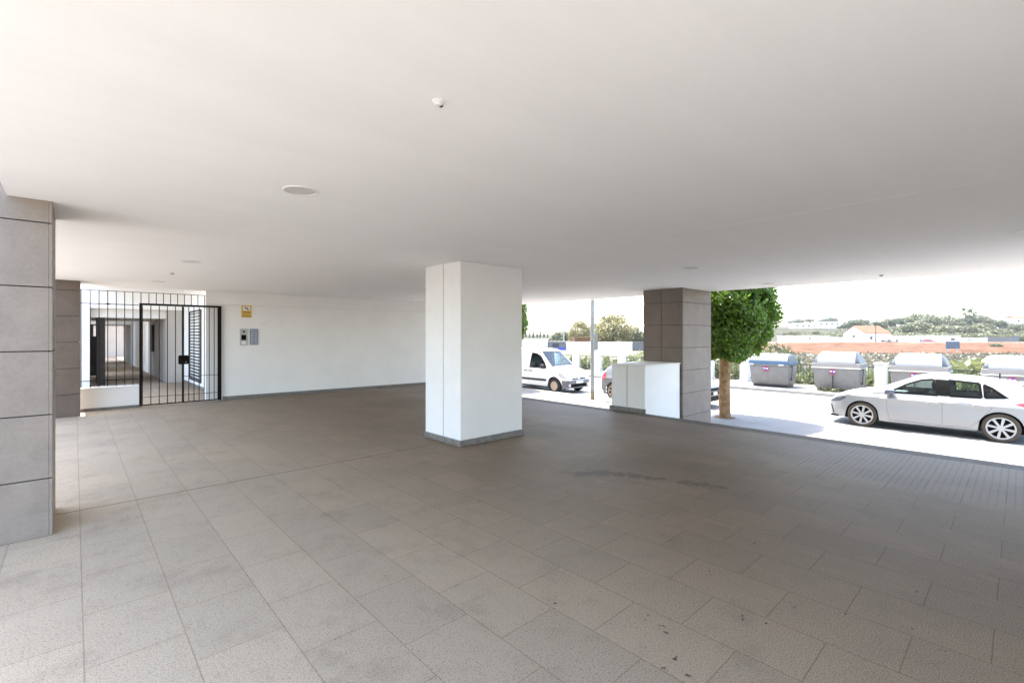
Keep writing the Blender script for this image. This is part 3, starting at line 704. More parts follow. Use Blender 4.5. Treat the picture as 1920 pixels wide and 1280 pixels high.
VAN = dict(L=4.03, paint='paint_white', r=.31, rim=.185, arch=.37, wheels=(1.36,-1.26), zmax=.75, tumble=.20, crease=None, sm=.05,
    plan=[(-2.01,.76),(-1.9,.81),(-.5,.83),(.8,.83),(1.5,.82),(1.8,.78),(1.95,.70),(2.01,.60)],
    top=[(-2.01,1.76),(-1.8,1.81),(-.3,1.83),(.25,1.80),(.45,1.73),(1.18,1.08),(1.6,.97),(1.85,.86),(1.96,.74),(2.01,.62)],
    belt=[(-2.01,.98),(.9,.98),(1.3,.93),(1.7,.83),(1.92,.70),(2.01,.58)],
    sill=[(-2.01,.36),(-1.8,.28),(1.6,.25),(1.9,.22),(2.01,.28)],
    windows=[[(.93,1.03),(.80,1.22),(.52,1.50),(.25,1.60),(-.02,1.62),(-.05,1.02)]], screens=[(.46,1.16)],
    doors=[(-.13,1.0),(-1.05,-.15)], handles=[(.02,.87),(-.30,.87)], handle_mat='black_plastic',
    seams=[[(1.0,.98),(.98,.50),(.93,.30),(-.08,.30),(-.14,.40),(-.14,1.68)], [(-1.05,.35),(-1.05,1.65)]],
    patches=[('side_strip', [(.93,.56),(.93,.47),(-1.0,.47),(-1.0,.56)], 'black_plastic', .012), ('headlight', [(1.58,.80),(1.66,.86),(1.90,.76),(1.955,.66),(1.93,.60),(1.70,.64)], 'clear_lamp', .006), ('bumper_side', [(1.76,.54),(1.99,.54),(1.99,.26),(1.74,.24)], 'bumper_grey', .014), ('panel_recess', [(-.22,1.05),(-.22,1.60),(-1.0,1.60),(-1.0,1.05)], 'paint_white', .008)],
    mirror=(.80,1.09,.14,.17), mirror_mat='black_plastic', rim_mat='steel_wheel', tyre_mat='tyre_rubber', spokes=10, spoke_w=(.03,.05),
    seats=[(.30,.38),(.30,-.38)],
    fixtures=[('bumper','bumper_grey',[(1.93,2.06,-.66,.66,.40,.55),(1.90,2.04,-.66,.66,.22,.27)],.02), ('grille','soot',[(1.97,2.03,-.42,-.06,.585,.645),(1.97,2.03,.06,.42,.585,.645),(1.95,2.035,-.50,.50,.275,.395)],.008),
              ('fog_lamp','clear_lamp',[(2.0,2.05,-.64,-.54,.285,.375),(2.0,2.05,.54,.64,.285,.375)],.02), ('number_plate','sign_white',[(2.055,2.07,-.22,.22,.42,.52)],.004), ('dashboard','bumper_grey',[(.62,1.05,-.66,.66,.85,1.02)],.03), ('roof_lamp','bumper_grey',[(.1,.2,-.05,.05,1.82,1.87)],.01),
              ('bulkhead','seat_fabric',[(-.14,-.11,-.68,.68,.3,1.72)],0)])
make_car(VAN, 'delivery_van', 'small white panel van parked by the kerb, its front to the picture', 'van', (15.33,14.48,ROAD), -PI/2)

# ================================================================= STREET FURNITURE
# steel post with a sign seen from the side
t = thing('street_post', 'tall grey steel post with a rusty foot and a sign plate', 'post', (13.5,10.36,PAVE))
m = MB(); m.cyl((0,0,.30),(0,0,5.0), .072, n=20); m.build('pole', 'post_steel', t, smooth=True)
m = MB(); m.cyl((0,0,0),(0,0,.30), .075, n=20); m.build('foot', 'rusty_steel', t, smooth=True)
m = MB(); m.cyl((0,0,1.18),(0,0,1.24), .079, n=20); m.build('clamp', 'grey_steel', t, smooth=True)
m = MB(); m.prism([(.06,1.75),(.17,1.75),(.19,1.79),(.19,2.27),(.17,2.34),(.10,2.34),(.06,2.27)], 0, -.03, .03); o = m.build('sign_plate', 'grey_steel', t); o.rotation_euler = (0,0,PI+.75)

def sector(cx, cz, rx, rz, a0, a1, n): return [(cx+rx*math.cos(a0+(a1-a0)*i/n), cz+rz*math.sin(a0+(a1-a0)*i/n)) for i in range(n+1)]
def waste_bin(label, x, y, blue=False):
    """large side-loaded street bin: tapered tub, rim band, domed lid with end cheeks. Front towards -x, long side along y"""
    t = thing('waste_bin', label, 'waste bin', (x,y,PAVE), 0, 'grey waste bins along the far pavement')
    hl, hb = .83, .75      # half lengths at rim and at foot
    def tub(z0, z1, l0, l1, f0, f1, k0, k1):
        return [(f0,-l0,z0),(f0,l0,z0),(k0,l0,z0),(k0,-l0,z0),(f1,-l1,z1),(f1,l1,z1),(k1,l1,z1),(k1,-l1,z1)]
    FQ = [(0,1,2,3),(4,5,6,7),(0,1,5,4),(1,2,6,5),(2,3,7,6),(3,0,4,7)]
    m = MB(); m.add(tub(.10, .94, hb, hl-.03, -.50, -.62, .50, .62), FQ); m.build('tub', 'bin_grey', t, bevel=.05, smooth=True)
    m = MB(); m.box(-.44, .44, -hb+.06, hb-.06, .0, .12)
    if blue: m.box(-.47, -.43, .05, .38, .02, .20)
    m.build('skirt', 'black_plastic', t, bevel=.01)
    m = MB(); m.add(tub(.975, 1.15, hl, hl-.01, -.64, -.60, .64, .60), FQ); m.build('rim_band', 'bin_blue' if blue else 'bin_grey', t, bevel=.02)
    m = MB(); m.add(tub(.935, .974, hl-.005, hl+.015, -.645, -.66, .64, .655), FQ); m.build('rim_edge', 'bin_trim' if not blue else 'bin_grey', t, bevel=.008)
    top = .44 if not blue else .30
    pr = [(-.595,0)] + [(-.595+.62*(1-math.cos(a)), top*math.sin(a)) for a in np.linspace(.12,PI/2,10)] + [(.025+.57*math.sin(a), top*math.cos(a)) for a in np.linspace(.1,PI/2,9)]
    pr = [(p[0], 1.155+p[1]) for p in pr]
    m = MB(); inn = .65 if not blue else .76; n = len(pr)
    # lid narrows a little to the crown
    vs = []
    for sg in (-1,1):
        for (px_, pz) in pr: k = 1-.11*((pz-1.155)/top)**2; vs.append((px_, sg*inn*k, pz))
    m.add(vs, [(i,i+1,n+i+1,n+i) for i in range(n-1)] + [(n-1,0,n,2*n-1)]); m.build('lid', 'bin_lid', t, smooth=True)
    for sg in (-1,1):
        m = MB(); vs = []
        ck = [(p[0]*.97, p[1]) for p in pr]
        for (px_, pz) in ck: k = 1-.11*((pz-1.155)/top)**2; vs.append((px_, sg*inn*k*1.001, pz-.004))
        for (px_, pz) in ck: k = (pz-1.155)/top; vs.append((px_*.92, sg*(hl-.03-(hl-.03-inn)*k*.9), 1.156+(pz-1.155)*.80))
        m.add(vs, [(i,i+1,n+i+1,n+i) for i in range(n-1)] + [tuple(range(n,2*n))]); m.build('end_cheek', 'bin_cheek_shade', t)
        m = MB(); m.cyl((-.30,sg*(hl-.02),.92),(-.30,sg*(hl+.05),.92), .035, n=12); m.cyl((-.30,sg*(hl-.04),.36),(-.30,sg*(hl+.02),.36), .035, n=12); m.cyl((-.30,sg*(hl+.03),.92),(-.30,sg*(hl),.36), .016, n=8); m.build('lift_pin', 'black_plastic', t)
    # round sticker on the front: red ring, blue heart, white marks
    zc = .80; fx = -.50-.12*(zc-.10)/.84 - .012; yc = .10
    st = MB(); st.cyl((fx+.012,yc,zc),(fx-.002,yc,zc), .118, n=28); so = st.build('sticker', 'sticker_red', t)
    st = MB(); st.cyl((fx-.0025,yc,zc),(fx-.0045,yc,zc), .075, n=24); st.build('sticker_heart', 'sticker_blue', so)
    st = MB(); st.box(fx-.0065,fx-.005, yc+.02, yc+.085, zc-.005, zc+.035); st.box(fx-.0065,fx-.005, yc-.085, yc-.02, zc-.015, zc+.025); st.build('sticker_marks', 'sticker_white', so)
    if not blue:
        m = MB(); m.box(-.66, -.625, yc-.035, yc+.005, .02, .66); m.box(-.70,-.60, yc-.12, yc+.09, .02, .05); m.build('pedal_rod', 'black_plastic', t)
    else:
        m = MB(); m.box(-.668,-.645, -.62, -.42, .955, 1.0); m.box(-.668,-.645, .60, .80, .955, 1.0); m.build('grip', 'bin_trim', t, bevel=.004)
    return t
BX = 23.05
waste_bin('low waste bin with a blue band under its lid, nearest the tree', BX-.05, 7.57, True)
waste_bin('grey waste bin between the blue banded bin and the silver car', BX, 5.08)
waste_bin('grey waste bin standing behind the windscreen of the silver car', BX, 2.55)
waste_bin('grey waste bin behind the tail of the silver car', BX, .10)

# fence of white piers with iron railings on the far pavement
t = thing('railing_fence', 'fence of white masonry piers with dark iron railings along the far pavement', 'fence', (24.5,10,PAVE))
for i in range(22):
    y = -3.25 + i*1.8
    m = MB(); m.box(-.19,.19,-.19,.19,0,1.06); m.box(-.23,.23,-.23,.23,1.06,1.13); m.box(-.21,.21,-.21,.21,-.05,.10)
    o = m.build('pier', 'pier_white', t, bevel=.01); o.location = (0,y-10,0)
    if i < 21:
        m = MB(); L = 1.8-.46
        m.box(-.02,.02,.23,.23+L,.92,.96); m.box(-.02,.02,.23,.23+L,.12,.15)
        for j in range(11): yy = .23+L*(j+.5)/11; m.box(-.008,.008,yy-.008,yy+.008,.15,.92)
        o = m.build('railing_panel', 'rail_iron', t); o.location = (0,y-10,0)

# ================================================================= VEGETATION
def blob_points(n, blobs, shell=.55):
    """points spread through several ellipsoids, denser to the outside; returns points and outward directions"""
    out, nr = [], []
    wts = np.array([b[3]*b[4]*b[5] for b in blobs])**.67; wts /= wts.sum()
    for b, k in zip(blobs, (wts*n).astype(int)+1):
        d = RNG.normal(size=(k,3)); d /= np.linalg.norm(d,axis=1)[:,None]
        r = RNG.uniform(shell**3,1,k)**(1/3)*RNG.uniform(.9,1.05,k)
        out.append(np.array(b[:3]) + d*r[:,None]*np.array(b[3:6])); nr.append(d)
    return np.concatenate(out), np.concatenate(nr)
def trunk_mesh(h, r0, r1, bend=.05, branches=4, br=.5, top=None):
    m = MB(); pts, rad = [], []
    for i in range(7):
        q = i/6; pts.append((bend*math.sin(q*3)*q, bend*math.cos(q*2.2)*q-bend*q, h*q)); rad.append(r0+(r1-r0)*q + (.35*r0*(1-q)**6))
    m.tube(pts, rad, 12)
    for k in range(branches):
        a = 2*PI*k/branches+.4; e = (br*math.cos(a), br*math.sin(a), h+br*random.uniform(.6,1.1)); mid = (e[0]*.45,e[1]*.45,h+(e[2]-h)*.35)
        m.tube([pts[-1], mid, e], [r1*.8, r1*.5, r1*.22], 7)
    return m
def clipped_tree(label, x, y):
    t = thing('street_tree', label, 'tree', (x,y,PAVE), 0, 'clipped street trees')
    # stout pale trunk, slightly knobbly
    m = MB(); n, H = 22, 1.95; vs = []
    for j in range(25):
        z = H*j/24; r = .143 + .02*math.exp(-z/.10) + .03*ss(1.4,1.95,z)
        for i in range(n):
            a = 2*PI*i/n; rr = r*(1+.06*math.sin(3*a+z*2.1)+.04*math.sin(5*a-z*5)+.03*math.sin(9*z+2*a)); vs.append((rr*math.cos(a)+.03*math.sin(z*1.3), rr*math.sin(a)+.02*math.sin(z*2), z))
    m.add(vs, [(j*n+i,j*n+(i+1)%n,(j+1)*n+(i+1)%n,(j+1)*n+i) for j in range(24) for i in range(n)])
    m.build('trunk', 'bark', t, smooth=True, sharp=80)
    m = MB()
    for k in range(8):
        a = 2*PI*k/8; m.tube([(0,0,1.75),(.5*math.cos(a),.5*math.sin(a),2.2),(1.15*math.cos(a+.2),1.15*math.sin(a+.2),2.9)], [.10,.06,.02], 7)
    m.build('limbs', 'bark', t)
    N = 62000
    d = RNG.normal(size=(N,3)); d /= np.linalg.norm(d,axis=1)[:,None]
    p = 3.2; k = (np.abs(d)**p).sum(1)**(-1/p)          # super-ellipsoid: clipped, squarish crown
    lump = 1 + .05*np.sin(5*d[:,0]+3*d[:,2])+.05*np.sin(7*d[:,1]-4*d[:,2]+1)+.04*np.sin(11*d[:,2]+6*d[:,0])
    r = RNG.uniform(.58**3,1,N)**(1/3)
    clump = RNG.uniform(0,1,N)
    P = d*(k*lump*r)[:,None]*np.array([1.17,1.17,1.36])
    P[:,2] += 3.02; low = P[:,2] < 2.1; P[low,0] *= .94; P[low,1] *= .94
    keep = np.sin(P[:,0]*9.1)+np.sin(P[:,1]*8.3+1)+np.sin(P[:,2]*8.7+2) > -1.75
    P, d = P[keep], d[keep]
    leaf_cloud('crown', 'leaf_ficus', P, .057, t, nrm=d*.9+np.array([0,0,.35]))
    m = []   # stray shoots beyond the clipped outline
    for k in range(16):
        a = RNG.uniform(0,2*PI); z0 = RNG.uniform(2.2,4.2); b0 = np.array([1.16*math.cos(a),1.16*math.sin(a),z0])
        L = RNG.uniform(.12,.42); dr = np.array([math.cos(a),math.sin(a),RNG.uniform(-.2,.6)])
        for j in range(14): m.append(b0+dr*L*(j/13)+RNG.normal(size=3)*.025)
    leaf_cloud('shoots', 'leaf_ficus', np.array(m), .06, t)
    return t
clipped_tree('clipped dark green street tree with a stout pale trunk beside the clad pillar', 13.24, 5.59)
clipped_tree('street tree mostly hidden behind the white column, a few leafy twigs showing', 13.25, 15.3)
m = MB(); m.lathe([(.0001,PAVE+.006),(.27,PAVE+.006)], (13.24,5.59,0), n=24); struct(m, 'tree_pit', 'soil')

# reeds and weeds behind the railing fence
N = 9000
yy = RNG.uniform(-6,42,N); xx = 25.1+RNG.uniform(0,1,N)**1.4*3.2; zz = -1.6+RNG.uniform(0,1,N)**.8*(1.62+.35*np.sin(yy*1.3)+.3*np.sin(yy*.47+1))
tag(leaf_cloud('undergrowth', 'leaf_reed', np.stack([xx,yy,zz],1), .20, aspect=2.6, flat=.1), kind='stuff')
N = 4200; yy = RNG.uniform(-6,42,N); xx = 25.2+RNG.uniform(0,1,N)*2.2; zz = -1.6+RNG.uniform(0,1,N)*(1.2+.5*np.sin(yy*.9+2))
tag(leaf_cloud('undergrowth', 'leaf_bush', np.stack([xx,yy,zz],1), .16, aspect=1.8), kind='stuff')
N = 16000; q = RNG.uniform(.28,1.25,N); d = 26+RNG.uniform(0,1,N)**.8*28
xx, yy = RX*q*d+FX*d, RY*q*d+FY*d; kp = xx > 25.5; xx, yy = xx[kp], yy[kp]
zz = np.array([ground_z(a,b_) for a, b_ in zip(xx,yy)])+RNG.uniform(0,.5,len(xx))
tag(leaf_cloud('dry_grass', 'leaf_dry', np.stack([xx,yy,zz],1), .28, aspect=2.4), kind='stuff')
N = 160; P = np.stack([BX-.78+RNG.normal(size=N)*.07, 5.25+RNG.normal(size=N)*.28, PAVE+RNG.uniform(.01,.16,N)],1)
tag(leaf_cloud('weeds', 'leaf_bush', P, .05, aspect=2.2), kind='stuff')
# a few dry scraps blown onto the floor
sc = [(1222,1158),(1240,1175),(1252,1188),(1398,1161),(1436,1170),(1240,1250),(1288,1262),(1490,1136),(1720,1112),(1770,1222),(1580,1153),(1700,1180),(1040,1130),(1415,800+220),(1690,880),(1260,1230),(1330,1075)]
P = []
for (a, b_) in sc:
    d = F_PX*CZ/(b_-628); x, y = plan(a,d)
    for k in range(2): P.append((x+RNG.normal()*.012, y+RNG.normal()*.012, .004+.003*k))
o = leaf_cloud('fallen_leaves', 'leaf_litter', np.array(P), .013, flat=8, aspect=1.7); tag(o, kind='stuff')

# ---- trees beyond the street
def tree_proto(kind):
    """returns crown points (unit-ish heights 1) and leaf material"""
    pass
PROTO = {}
def make_tree(kind):
    t = thing('tree', None, None)
    if kind == 'round':
        bl = [(0,0,.62,.42,.42,.30)]+[(.30*math.cos(a),.30*math.sin(a),.55+.16*math.sin(a*2.3),.22,.22,.20) for a in np.linspace(0,5.6,7)]+[(.1,.05,.84,.24,.24,.16)]
        mat, n, sz, th = 'leaf_olive', 1500, .055, .035
    elif kind == 'green':
        bl = [(0,0,.58,.36,.36,.34)]+[(.26*math.cos(a),.26*math.sin(a),.46+.2*math.sin(a*1.7),.2,.2,.2) for a in np.linspace(0,5.4,6)]
        mat, n, sz, th = 'leaf_bush', 1400, .055, .03
    elif kind == 'pine':
        bl = [(0,0,.78,.40,.40,.17),(.22,.1,.70,.22,.22,.13),(-.2,-.12,.72,.22,.22,.13),(.05,-.24,.66,.2,.2,.12),(-.1,.2,.86,.2,.2,.12)]
        mat, n, sz, th = 'leaf_pine', 1300, .05, .03
    elif kind == 'gold':
        bl = [(0,0,.55,.55,.55,.42)]+[(.46*math.cos(a),.46*math.sin(a),.45+.15*math.sin(a*2.1),.26,.26,.24) for a in np.linspace(0,5.7,9)]+[(.2*math.cos(a),.2*math.sin(a),.85,.24,.24,.17) for a in np.linspace(0,5,4)]
        mat, n, sz, th = 'leaf_gold', 4200, .042, .03
    elif kind == 'spire':
        bl = [(0,0,.12+.8*i/7,.115*(1-.6*i/7)+.01,.115*(1-.6*i/7)+.01,.14) for i in range(8)]
        mat, n, sz, th = 'leaf_cypress', 700, .04, .02
    elif kind == 'sparse':
        bl = [(.14*math.cos(a*2.4),.14*math.sin(a*2.4),.40+.08*i,.13,.13,.07) for i, a in enumerate(range(8))]
        mat, n, sz, th = 'leaf_pine', 420, .05, .014
    else:   # bush
        bl = [(0,0,.36,.62,.62,.42)]+[(.5*math.cos(a),.5*math.sin(a),.3+.1*math.sin(3*a),.32,.32,.32) for a in np.linspace(0,5.5,6)]
        mat, n, sz, th = 'leaf_bush', 1100, .085, .03
    P, d = blob_points(n, bl, .5)
    leaf_cloud('crown', mat, P, sz, t, nrm=d+np.array([0,0,.3]))
    m = trunk_mesh(.45 if kind != 'sparse' else .9, th, th*.6, .02, 4, .2); m.build('trunk', 'timber', t)
    return t
used = set()
def place_tree(kind, px, d, ytop, label, group, base=None, wide=1.0):
    x, y = plan(px,d); z = ground_z(x,y) if base is None else base
    h = bearing_z(ytop,d) - z
    if kind not in PROTO: PROTO[kind] = make_tree(kind)
    o = PROTO[kind] if kind not in used else copy_tree(PROTO[kind])
    used.add(kind)
    o.location = (x,y,z); o.scale = (h*wide,h*wide,h); o.rotation_euler = (0,0,random.uniform(0,6.28)); tag(o, label, 'tree', group); return o
G_H = 'trees on the hillside beyond the field'
place_tree('gold', 1150, 104, 589, 'broad golden green tree crown above the white roadside wall', None, wide=1.08)
place_tree('gold', 1088, 99, 601, 'smaller golden green tree behind the steel post', None, wide=.72)
place_tree('gold', 1122, 108, 606, 'low golden green tree between the broad crown and the smaller one', None, wide=1.15)
place_tree('gold', 1185, 110, 611, 'golden green tree at the right shoulder of the broad crown', None, wide=1.0)
place_tree('green', 1196, 100, 613, 'green tree at the edge of the golden one, against the clad pillar', None, wide=.9)
place_tree('green', 1062, 118, 617, 'bright green tree just left of the smaller golden tree', None, wide=.9)
place_tree('round', 1046, 125, 620, 'pale green tree under the floodlight mast', None, wide=1.1)
place_tree('bush', 1455, 27, 622, 'grey green bush behind the fence, beside the clipped tree', None, wide=.62)
for i, px in enumerate((986,993,1000,1007,1013,1020,1027)):
    place_tree('spire', px, 190+random.uniform(-6,6), 619+random.uniform(-2,3), 'dark narrow cypress in the row behind the white wall', 'cypress row behind the white wall', wide=1.0)
for px in range(985,1045,9): place_tree('bush', px, 150, 628+random.uniform(-1.5,1), 'low green bush in front of the cypress row', 'bushes in front of the cypresses', wide=.9)
def lerp_profile(px, pr): return float(np.interp(px, [p[0] for p in pr], [p[1] for p in pr]))
SKY = [(1575,606),(1590,599),(1615,598),(1640,598),(1665,597),(1690,596),(1705,588),(1735,583),(1755,590),(1785,589),(1800,592),(1840,588),(1860,594),(1885,601),(1925,604)]
for i, px in enumerate(range(1576,1940,8)):
    kd = random.choice(['round','round','green','pine']); dd = random.uniform(225,262)
    place_tree(kd, px+random.uniform(-3,3), dd, lerp_profile(px,SKY)+random.uniform(-2,6), 'olive green tree in the upper wood on the hillside', G_H, wide=random.uniform(.8,1.3))
for i, px in enumerate(range(1582,1940,9)):
    kd = random.choice(['round','green','green','bush']); dd = random.uniform(188,212)
    place_tree(kd, px+random.uniform(-4,4), dd, lerp_profile(px,SKY)+random.uniform(12,19), 'mid green tree in the middle of the hillside wood', G_H, wide=random.uniform(1.0,1.4))
for i, px in enumerate(range(1655,1940,8)):
    place_tree('bush', px+random.uniform(-4,4), random.uniform(158,172), 618+random.uniform(-2,5), 'light green bush at the foot of the hillside wood', 'bushes at the foot of the hill', wide=random.uniform(.9,1.2))
for i, px in enumerate(range(1474,1592,7)):
    place_tree('bush', px+random.uniform(-2,2), random.uniform(190,240), 620+random.uniform(-3,4), 'grey green bush below the white hillside villas', 'bushes below the villas', wide=1.1)
for i, px in enumerate((1484,1494,1500,1518,1536,1546,1561)):
    place_tree('pine', px, random.uniform(470,500), 598+random.uniform(-3,3)-(3 if i in (2,6) else 0), 'dark pine on the skyline above the white villas', 'skyline pines above the villas', wide=1.0)
for px, yt in ((1492,612),(1500,611),(1507,612),(1515,610),(1530,610),(1535,609)):
    place_tree('spire', px, 330, yt, 'dark cypress in front of the white hillside villas', 'cypresses by the villas', wide=1.0)
place_tree('sparse', 1811, 240, 577, 'tall thin tree with airy tufts above the hillside wood', None, wide=.8)
place_tree('sparse', 1822, 246, 579, 'second tall airy tree above the wood, right of its twin', None, wide=.7)

# ================================================================= BUILDINGS BEYOND THE FIELD
def gable_house(name, label, px, d, w, dep, z0, ze, zr, rz, wall, roof, cat='house'):
    x, y = plan(px,d); t = thing(name, label, cat, (x,y,z0), rz)
    h, r_ = ze-z0, zr-z0
    m = MB(); m.prism([(-dep/2,0),(dep/2,0),(dep/2,h),(0,r_),(-dep/2,h)], 0, -w/2, w/2); m.build('walls', wall, t)
    for sg in (-1,1):
        m = MB(); q = .35; sl_ = (r_-h)/(dep/2)
        m.prism([(0,r_+.02),(sg*(dep/2+q),h-sl_*q+.02),(sg*(dep/2+q),h-sl_*q+.2),(0,r_+.2)], 0, -w/2-.25, w/2+.25); m.build('roof_slope', roof, t)
    m = MB(); m.box(-w/2-.03,-w/2-.005,-.5,.5,h*.55,h*.85); m.build('gable_window', 'window_dark', t)
    for k in (-.25,.25):
        m = MB(); m.box(w*k-.5,w*k+.5,-dep/2-.03,-dep/2-.005,h*.35,h*.7); m.build('window', 'window_dark', t)
    return t
rzF = math.atan2(RY,RX)          # facing rotation: local x along the view's right hand
gable_house('farmhouse', 'old white house with an orange tiled roof behind the earth field', 1624, 160, 9.5, 8.5, FIELD-.2, 2.2, 4.6, rzF+.15, 'facade', 'roof_tile')
def flat_block(name, label, px0, px1, d, ytop, dep, wall, cat, parts=(), zb=None, group=None):
    x, y = plan((px0+px1)/2, d+dep/2); wd = (px1-px0)/F_PX*d; zb = ground_z(x,y)-.3 if zb is None else zb; z1 = bearing_z(ytop,d)
    t = thing(name, label, cat, (x,y,zb), rzF, group); m = MB(); m.box(-wd/2,wd/2,-dep/2,dep/2,0,z1-zb); m.build('walls', wall, t)
    m = MB(); m.box(-wd/2-.1,wd/2+.1,-dep/2-.1,dep/2+.1,z1-zb+.002,z1-zb+.18); m.build('roof_edge', 'pier_white' if wall == 'facade' else wall, t)
    for (nm, a, b_, ya, yb, mt) in parts:
        xa, xb = (a-(px0+px1)/2)/F_PX*d, (b_-(px0+px1)/2)/F_PX*d; za, zc = bearing_z(yb,d)-zb, bearing_z(ya,d)-zb
        m = MB(); m.box(xa,xb,-dep/2-.12,-dep/2-.01,max(.02,za),min(zc,z1-zb-.02)); m.build(nm, mt, t)
    return t
flat_block('roadside_wall', 'low white wall behind the white van', 930, 1027, 84, 637, 3, 'facade', 'wall')
flat_block('grey_shed', 'small grey shed front with a bright blue lower panel', 1028.5, 1061, 82, 642, 4, 'grey_render', 'shed', [('blue_panel',1029,1060,652,663,'blue_paint'), ('opening',1034,1046,644,650,'window_dark')])
flat_block('roadside_wall', 'long white wall with its base shade painted grey under the golden trees', 1062.5, 1185, 78, 643, .5, 'facade', 'wall', [('base_shade',1063,1184.5,658,680,'grey_render')])  # shade on the lower wall painted as a grey strip
flat_block('roadside_wall', 'grey wall continuing behind the clad pillar', 1186, 1300, 78, 643, .5, 'grey_render', 'wall')
flat_block('earth_mound', 'low orange earth hut between the blue panel shed and golden trees', 1074, 1104, 92, 634, 5, 'roof_tile', 'mound')  # orange earth mound built as a plain block
flat_block('warehouse', 'white flat roofed warehouse with a grey shutter beyond the earth field', 1478, 1529, 132, 630.5, 12, 'facade', 'warehouse', [('shutter',1509,1519,638,652,'grey_steel'), ('window',1492,1495,633,636,'window_dark')])
flat_block('warehouse', 'white building with a small blue sign beside the warehouse', 1530, 1582, 128, 634, 10, 'facade', 'warehouse', [('blue_sign',1560,1568,636,640.5,'blue_panel')])
flat_block('field_wall', 'long pale beige wall in front of the old farmhouse', 1580, 1683, 126, 637.5, .4, 'beige_render', 'wall')
flat_block('field_wall', 'low white wall panel by the telegraph pole', 1621, 1640, 122, 642.5, .4, 'facade', 'wall')
flat_block('white_shed', 'white shed left of the parked cars on the far lot', 1676, 1702, 142, 630.5, 6, 'facade', 'shed', [('window',1690,1695,634,638,'window_dark')])
flat_block('white_shed', 'long white shed behind the parked cars on the far lot', 1730, 1779, 146, 630, 8, 'facade', 'shed', [('window',1761,1768,634,638,'window_dark')])
flat_block('lot_wall', 'long low white wall of the far lot beneath the hillside bushes', 1700, 1850, 150, 634.5, .4, 'facade', 'wall')
flat_block('lot_wall', 'low grey wall at the right end of the far lot', 1846, 1898, 152, 632.5, .4, 'grey_render', 'wall')
for (a, b_, yt, yb, d, lb) in ((1484,1527,606,617,385,'low white villa at the left of the hillside'), (1528,1569,603,618,380,'white villa with two rows of windows on the hillside'), (1598,1616,600,606,300,'small white villa roof among the trees above the farmhouse'), (1862,1888,600,612,300,'white villa on the hill above the right of the field'), (1890,1935,597,613,296,'white villa with a pale red roof at the edge of the picture')):
    ps = [('window', a+(b_-a)*(k+.3)/4, a+(b_-a)*(k+.62)/4, yt+3, yt+6, 'window_dark') for k in range(4)]
    v_ = flat_block('villa', lb, a, b_, d, yt, 9, 'facade', 'house', ps)
    if 'red roof' in lb:
        m = MB(); m.prism([(-5.2,0),(5.2,0),(0,1.6)], 0, -7.6, 7.6); o = m.build('roof', 'roof_tile', v_); o.location = (0,0,bearing_z(yt,d)-v_.location.z+.19)
# telegraph pole, billboards, floodlight mast
x, y = plan(1642,118); t = thing('telegraph_pole', 'thin dark telegraph pole in front of the farmhouse roof', 'pole', (x,y,ground_z(x,y)), rzF)
m = MB(); m.cyl((0,0,0),(0,0,bearing_z(611,118)-t.location.z), .13, .09, 10); m.build('shaft', 'timber', t); m = MB(); m.box(-.5,.5,-.05,.05,4.0,4.12); m.build('crossarm', 'timber', t)
for (px, d, wpx, ya, yb, lb, ang) in ((1786,52,26,640,653.5,'blue grey billboard on two thin legs in the dry grass',0), (1905,98,19,629,640,'second blue grey billboard, smaller, beyond the earth bank',.35)):
    x, y = plan(px,d); z = ground_z(x,y)-.1; t = thing('billboard', lb, 'billboard', (x,y,z), rzF+ang); w2 = wpx/F_PX*d/2; za, zb = bearing_z(yb,d)-z, bearing_z(ya,d)-z
    m = MB(); m.box(-w2,w2,-.04,.0,za,zb); m.build('panel', 'billboard', t)
    for sg in (-1,1):
        m = MB(); m.box(sg*w2*.72-.03,sg*w2*.72+.03,.002,.06,0,zb-.05); m.build('leg', 'post_steel', t)
x, y = plan(1057,112); t = thing('floodlight_mast', 'tall pale floodlight mast rising above the roadside trees', 'mast', (x,y,ground_z(x,y)), rzF)
hz = bearing_z(571,112)-t.location.z
m = MB(); m.cyl((0,0,0),(0,0,hz), .22, .13, 12); m.build('pole', 'post_steel', t); m = MB(); m.box(-1.2,1.2,-.08,.08,hz-.1,hz+.05); m.build('crossbar', 'post_steel', t)
for k in (-1.6,-.5,.5,1.6):
    m = MB(); m.box(k-.22,k+.22,-.3,.05,hz-.55,hz-.15); m.build('lamp_head', 'grey_steel', t)
# parked cars far across the field
FAR = dict(HATCH); FAR.update(doors=[], seams=[], patches=[], fixtures=[], seats=[])
for (px, d, paint, ang, lb) in ((1708,128,'paint_white',.1,'small white car parked on the far lot'), (1725,131,'paint_navy',.5,'dark car parked on the far lot between white and red cars'), (1741,131,'paint_red',-.1,'red car parked on the far lot'), (1816,138,'paint_grey',0,'grey car parked alone by the low lot wall'), (1669,118,'paint_white',.2,'white car parked near the telegraph pole')):
    x, y = plan(px,d); s_ = dict(FAR); s_['paint'] = paint
    make_car(s_, 'distant_car', lb, 'car', (x,y,ground_z(x,y)+.02), rzF+ang, 'cars parked across the field', res=.14, simple=True)
place_tree('bush', 1868, 104, 641.5, 'lone dark shrub on the bare earth under the second billboard', None, wide=1.5)

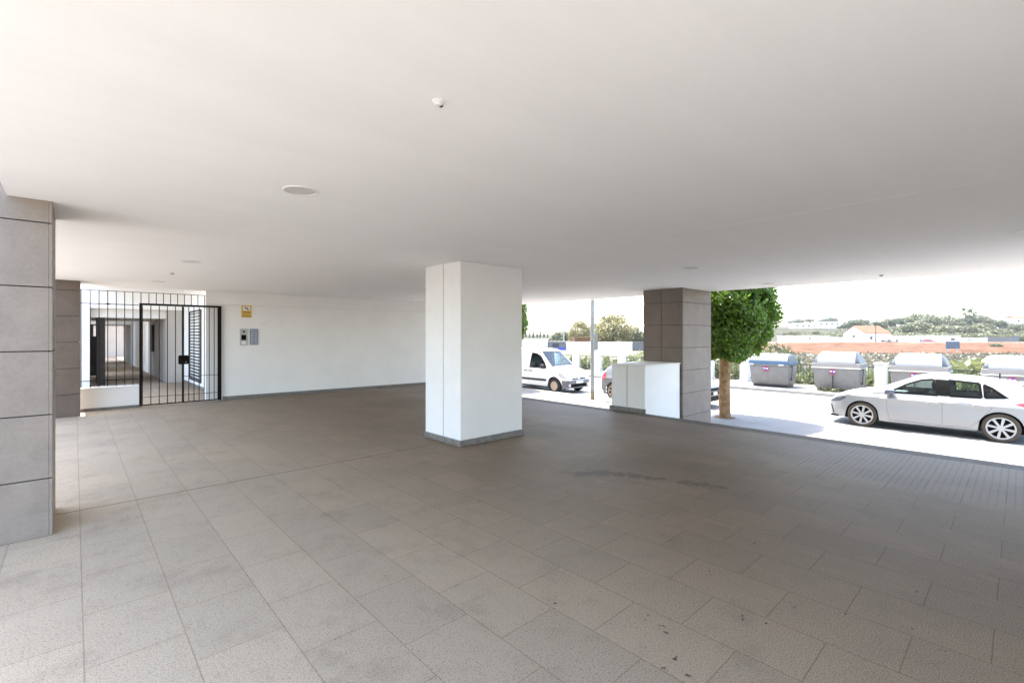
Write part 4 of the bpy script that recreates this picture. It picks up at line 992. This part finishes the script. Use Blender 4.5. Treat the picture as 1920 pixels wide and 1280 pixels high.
# ================================================================= HAZE
hm = bpy.data.materials.new('haze'); hm.use_nodes = True; ht = hm.node_tree; ht.nodes.clear()
ho = ht.nodes.new('ShaderNodeOutputMaterial'); hv = ht.nodes.new('ShaderNodeVolumePrincipled'); hv.inputs['Density'].default_value = .00016; hv.inputs['Color'].default_value = (.93,.95,.97,1); hv.inputs['Anisotropy'].default_value = .2
ht.links.new(hv.outputs[0], ho.inputs['Volume']); MATS['haze'] = hm
m = MB(); m.box(-3300, 3300, -3300, 3300, -4.5, 34); tag(m.build('haze', 'haze'), kind='stuff')
# ================================================================= LIGHT, SKY, CAMERA
W = bpy.data.worlds.new('World'); S.world = W; W.use_nodes = True
nt = W.node_tree; bg = nt.nodes['Background']
sky = nt.nodes.new('ShaderNodeTexSky'); sky.sky_type = 'NISHITA'; sky.sun_disc = False
EL = math.radians(71); AZ = (0.28, 0.96)          # sun stands over the far end of the street, slightly to the street side
sky.sun_elevation = EL; sky.sun_rotation = math.atan2(AZ[0], AZ[1]); sky.air_density = 1.0; sky.dust_density = 1.6; sky.ozone_density = 1.0
nt.links.new(sky.outputs[0], bg.inputs[0]); bg.inputs[1].default_value = .15
sun = bpy.data.lights.new('sun', 'SUN'); sun.energy = 2.3; sun.angle = math.radians(.53); sun.color = (1,.965,.92)
so = bpy.data.objects.new('sun', sun); COL.objects.link(so)
dv = Vector((AZ[0]*math.cos(EL), AZ[1]*math.cos(EL), math.sin(EL))).normalized(); so.rotation_euler = dv.to_track_quat('Z','Y').to_euler(); so.location = dv*60
cam = bpy.data.cameras.new('camera'); co = bpy.data.objects.new('camera', cam); COL.objects.link(co)
cam.sensor_width = 36; cam.lens = 36*F_PX/1920; cam.shift_y = -12/1920; cam.clip_start = .05; cam.clip_end = 4000
co.location = (0,0,CZ); co.rotation_euler = (PI/2, 0, -math.atan2(FX,FY)); S.camera = co
S.view_settings.view_transform = 'Standard'; S.view_settings.look = 'None'; S.view_settings.gamma = 1; S.view_settings.exposure = 3.10; S.view_settings.use_white_balance = True; S.view_settings.white_balance_temperature = 7050
cy = S.cycles; cy.max_bounces = 14; cy.diffuse_bounces = 8; cy.glossy_bounces = 4; cy.transparent_max_bounces = 12; cy.use_denoising = True; cy.sample_clamp_indirect = 8
try: cy.denoiser = 'OPENIMAGEDENOISE'
except Exception: pass
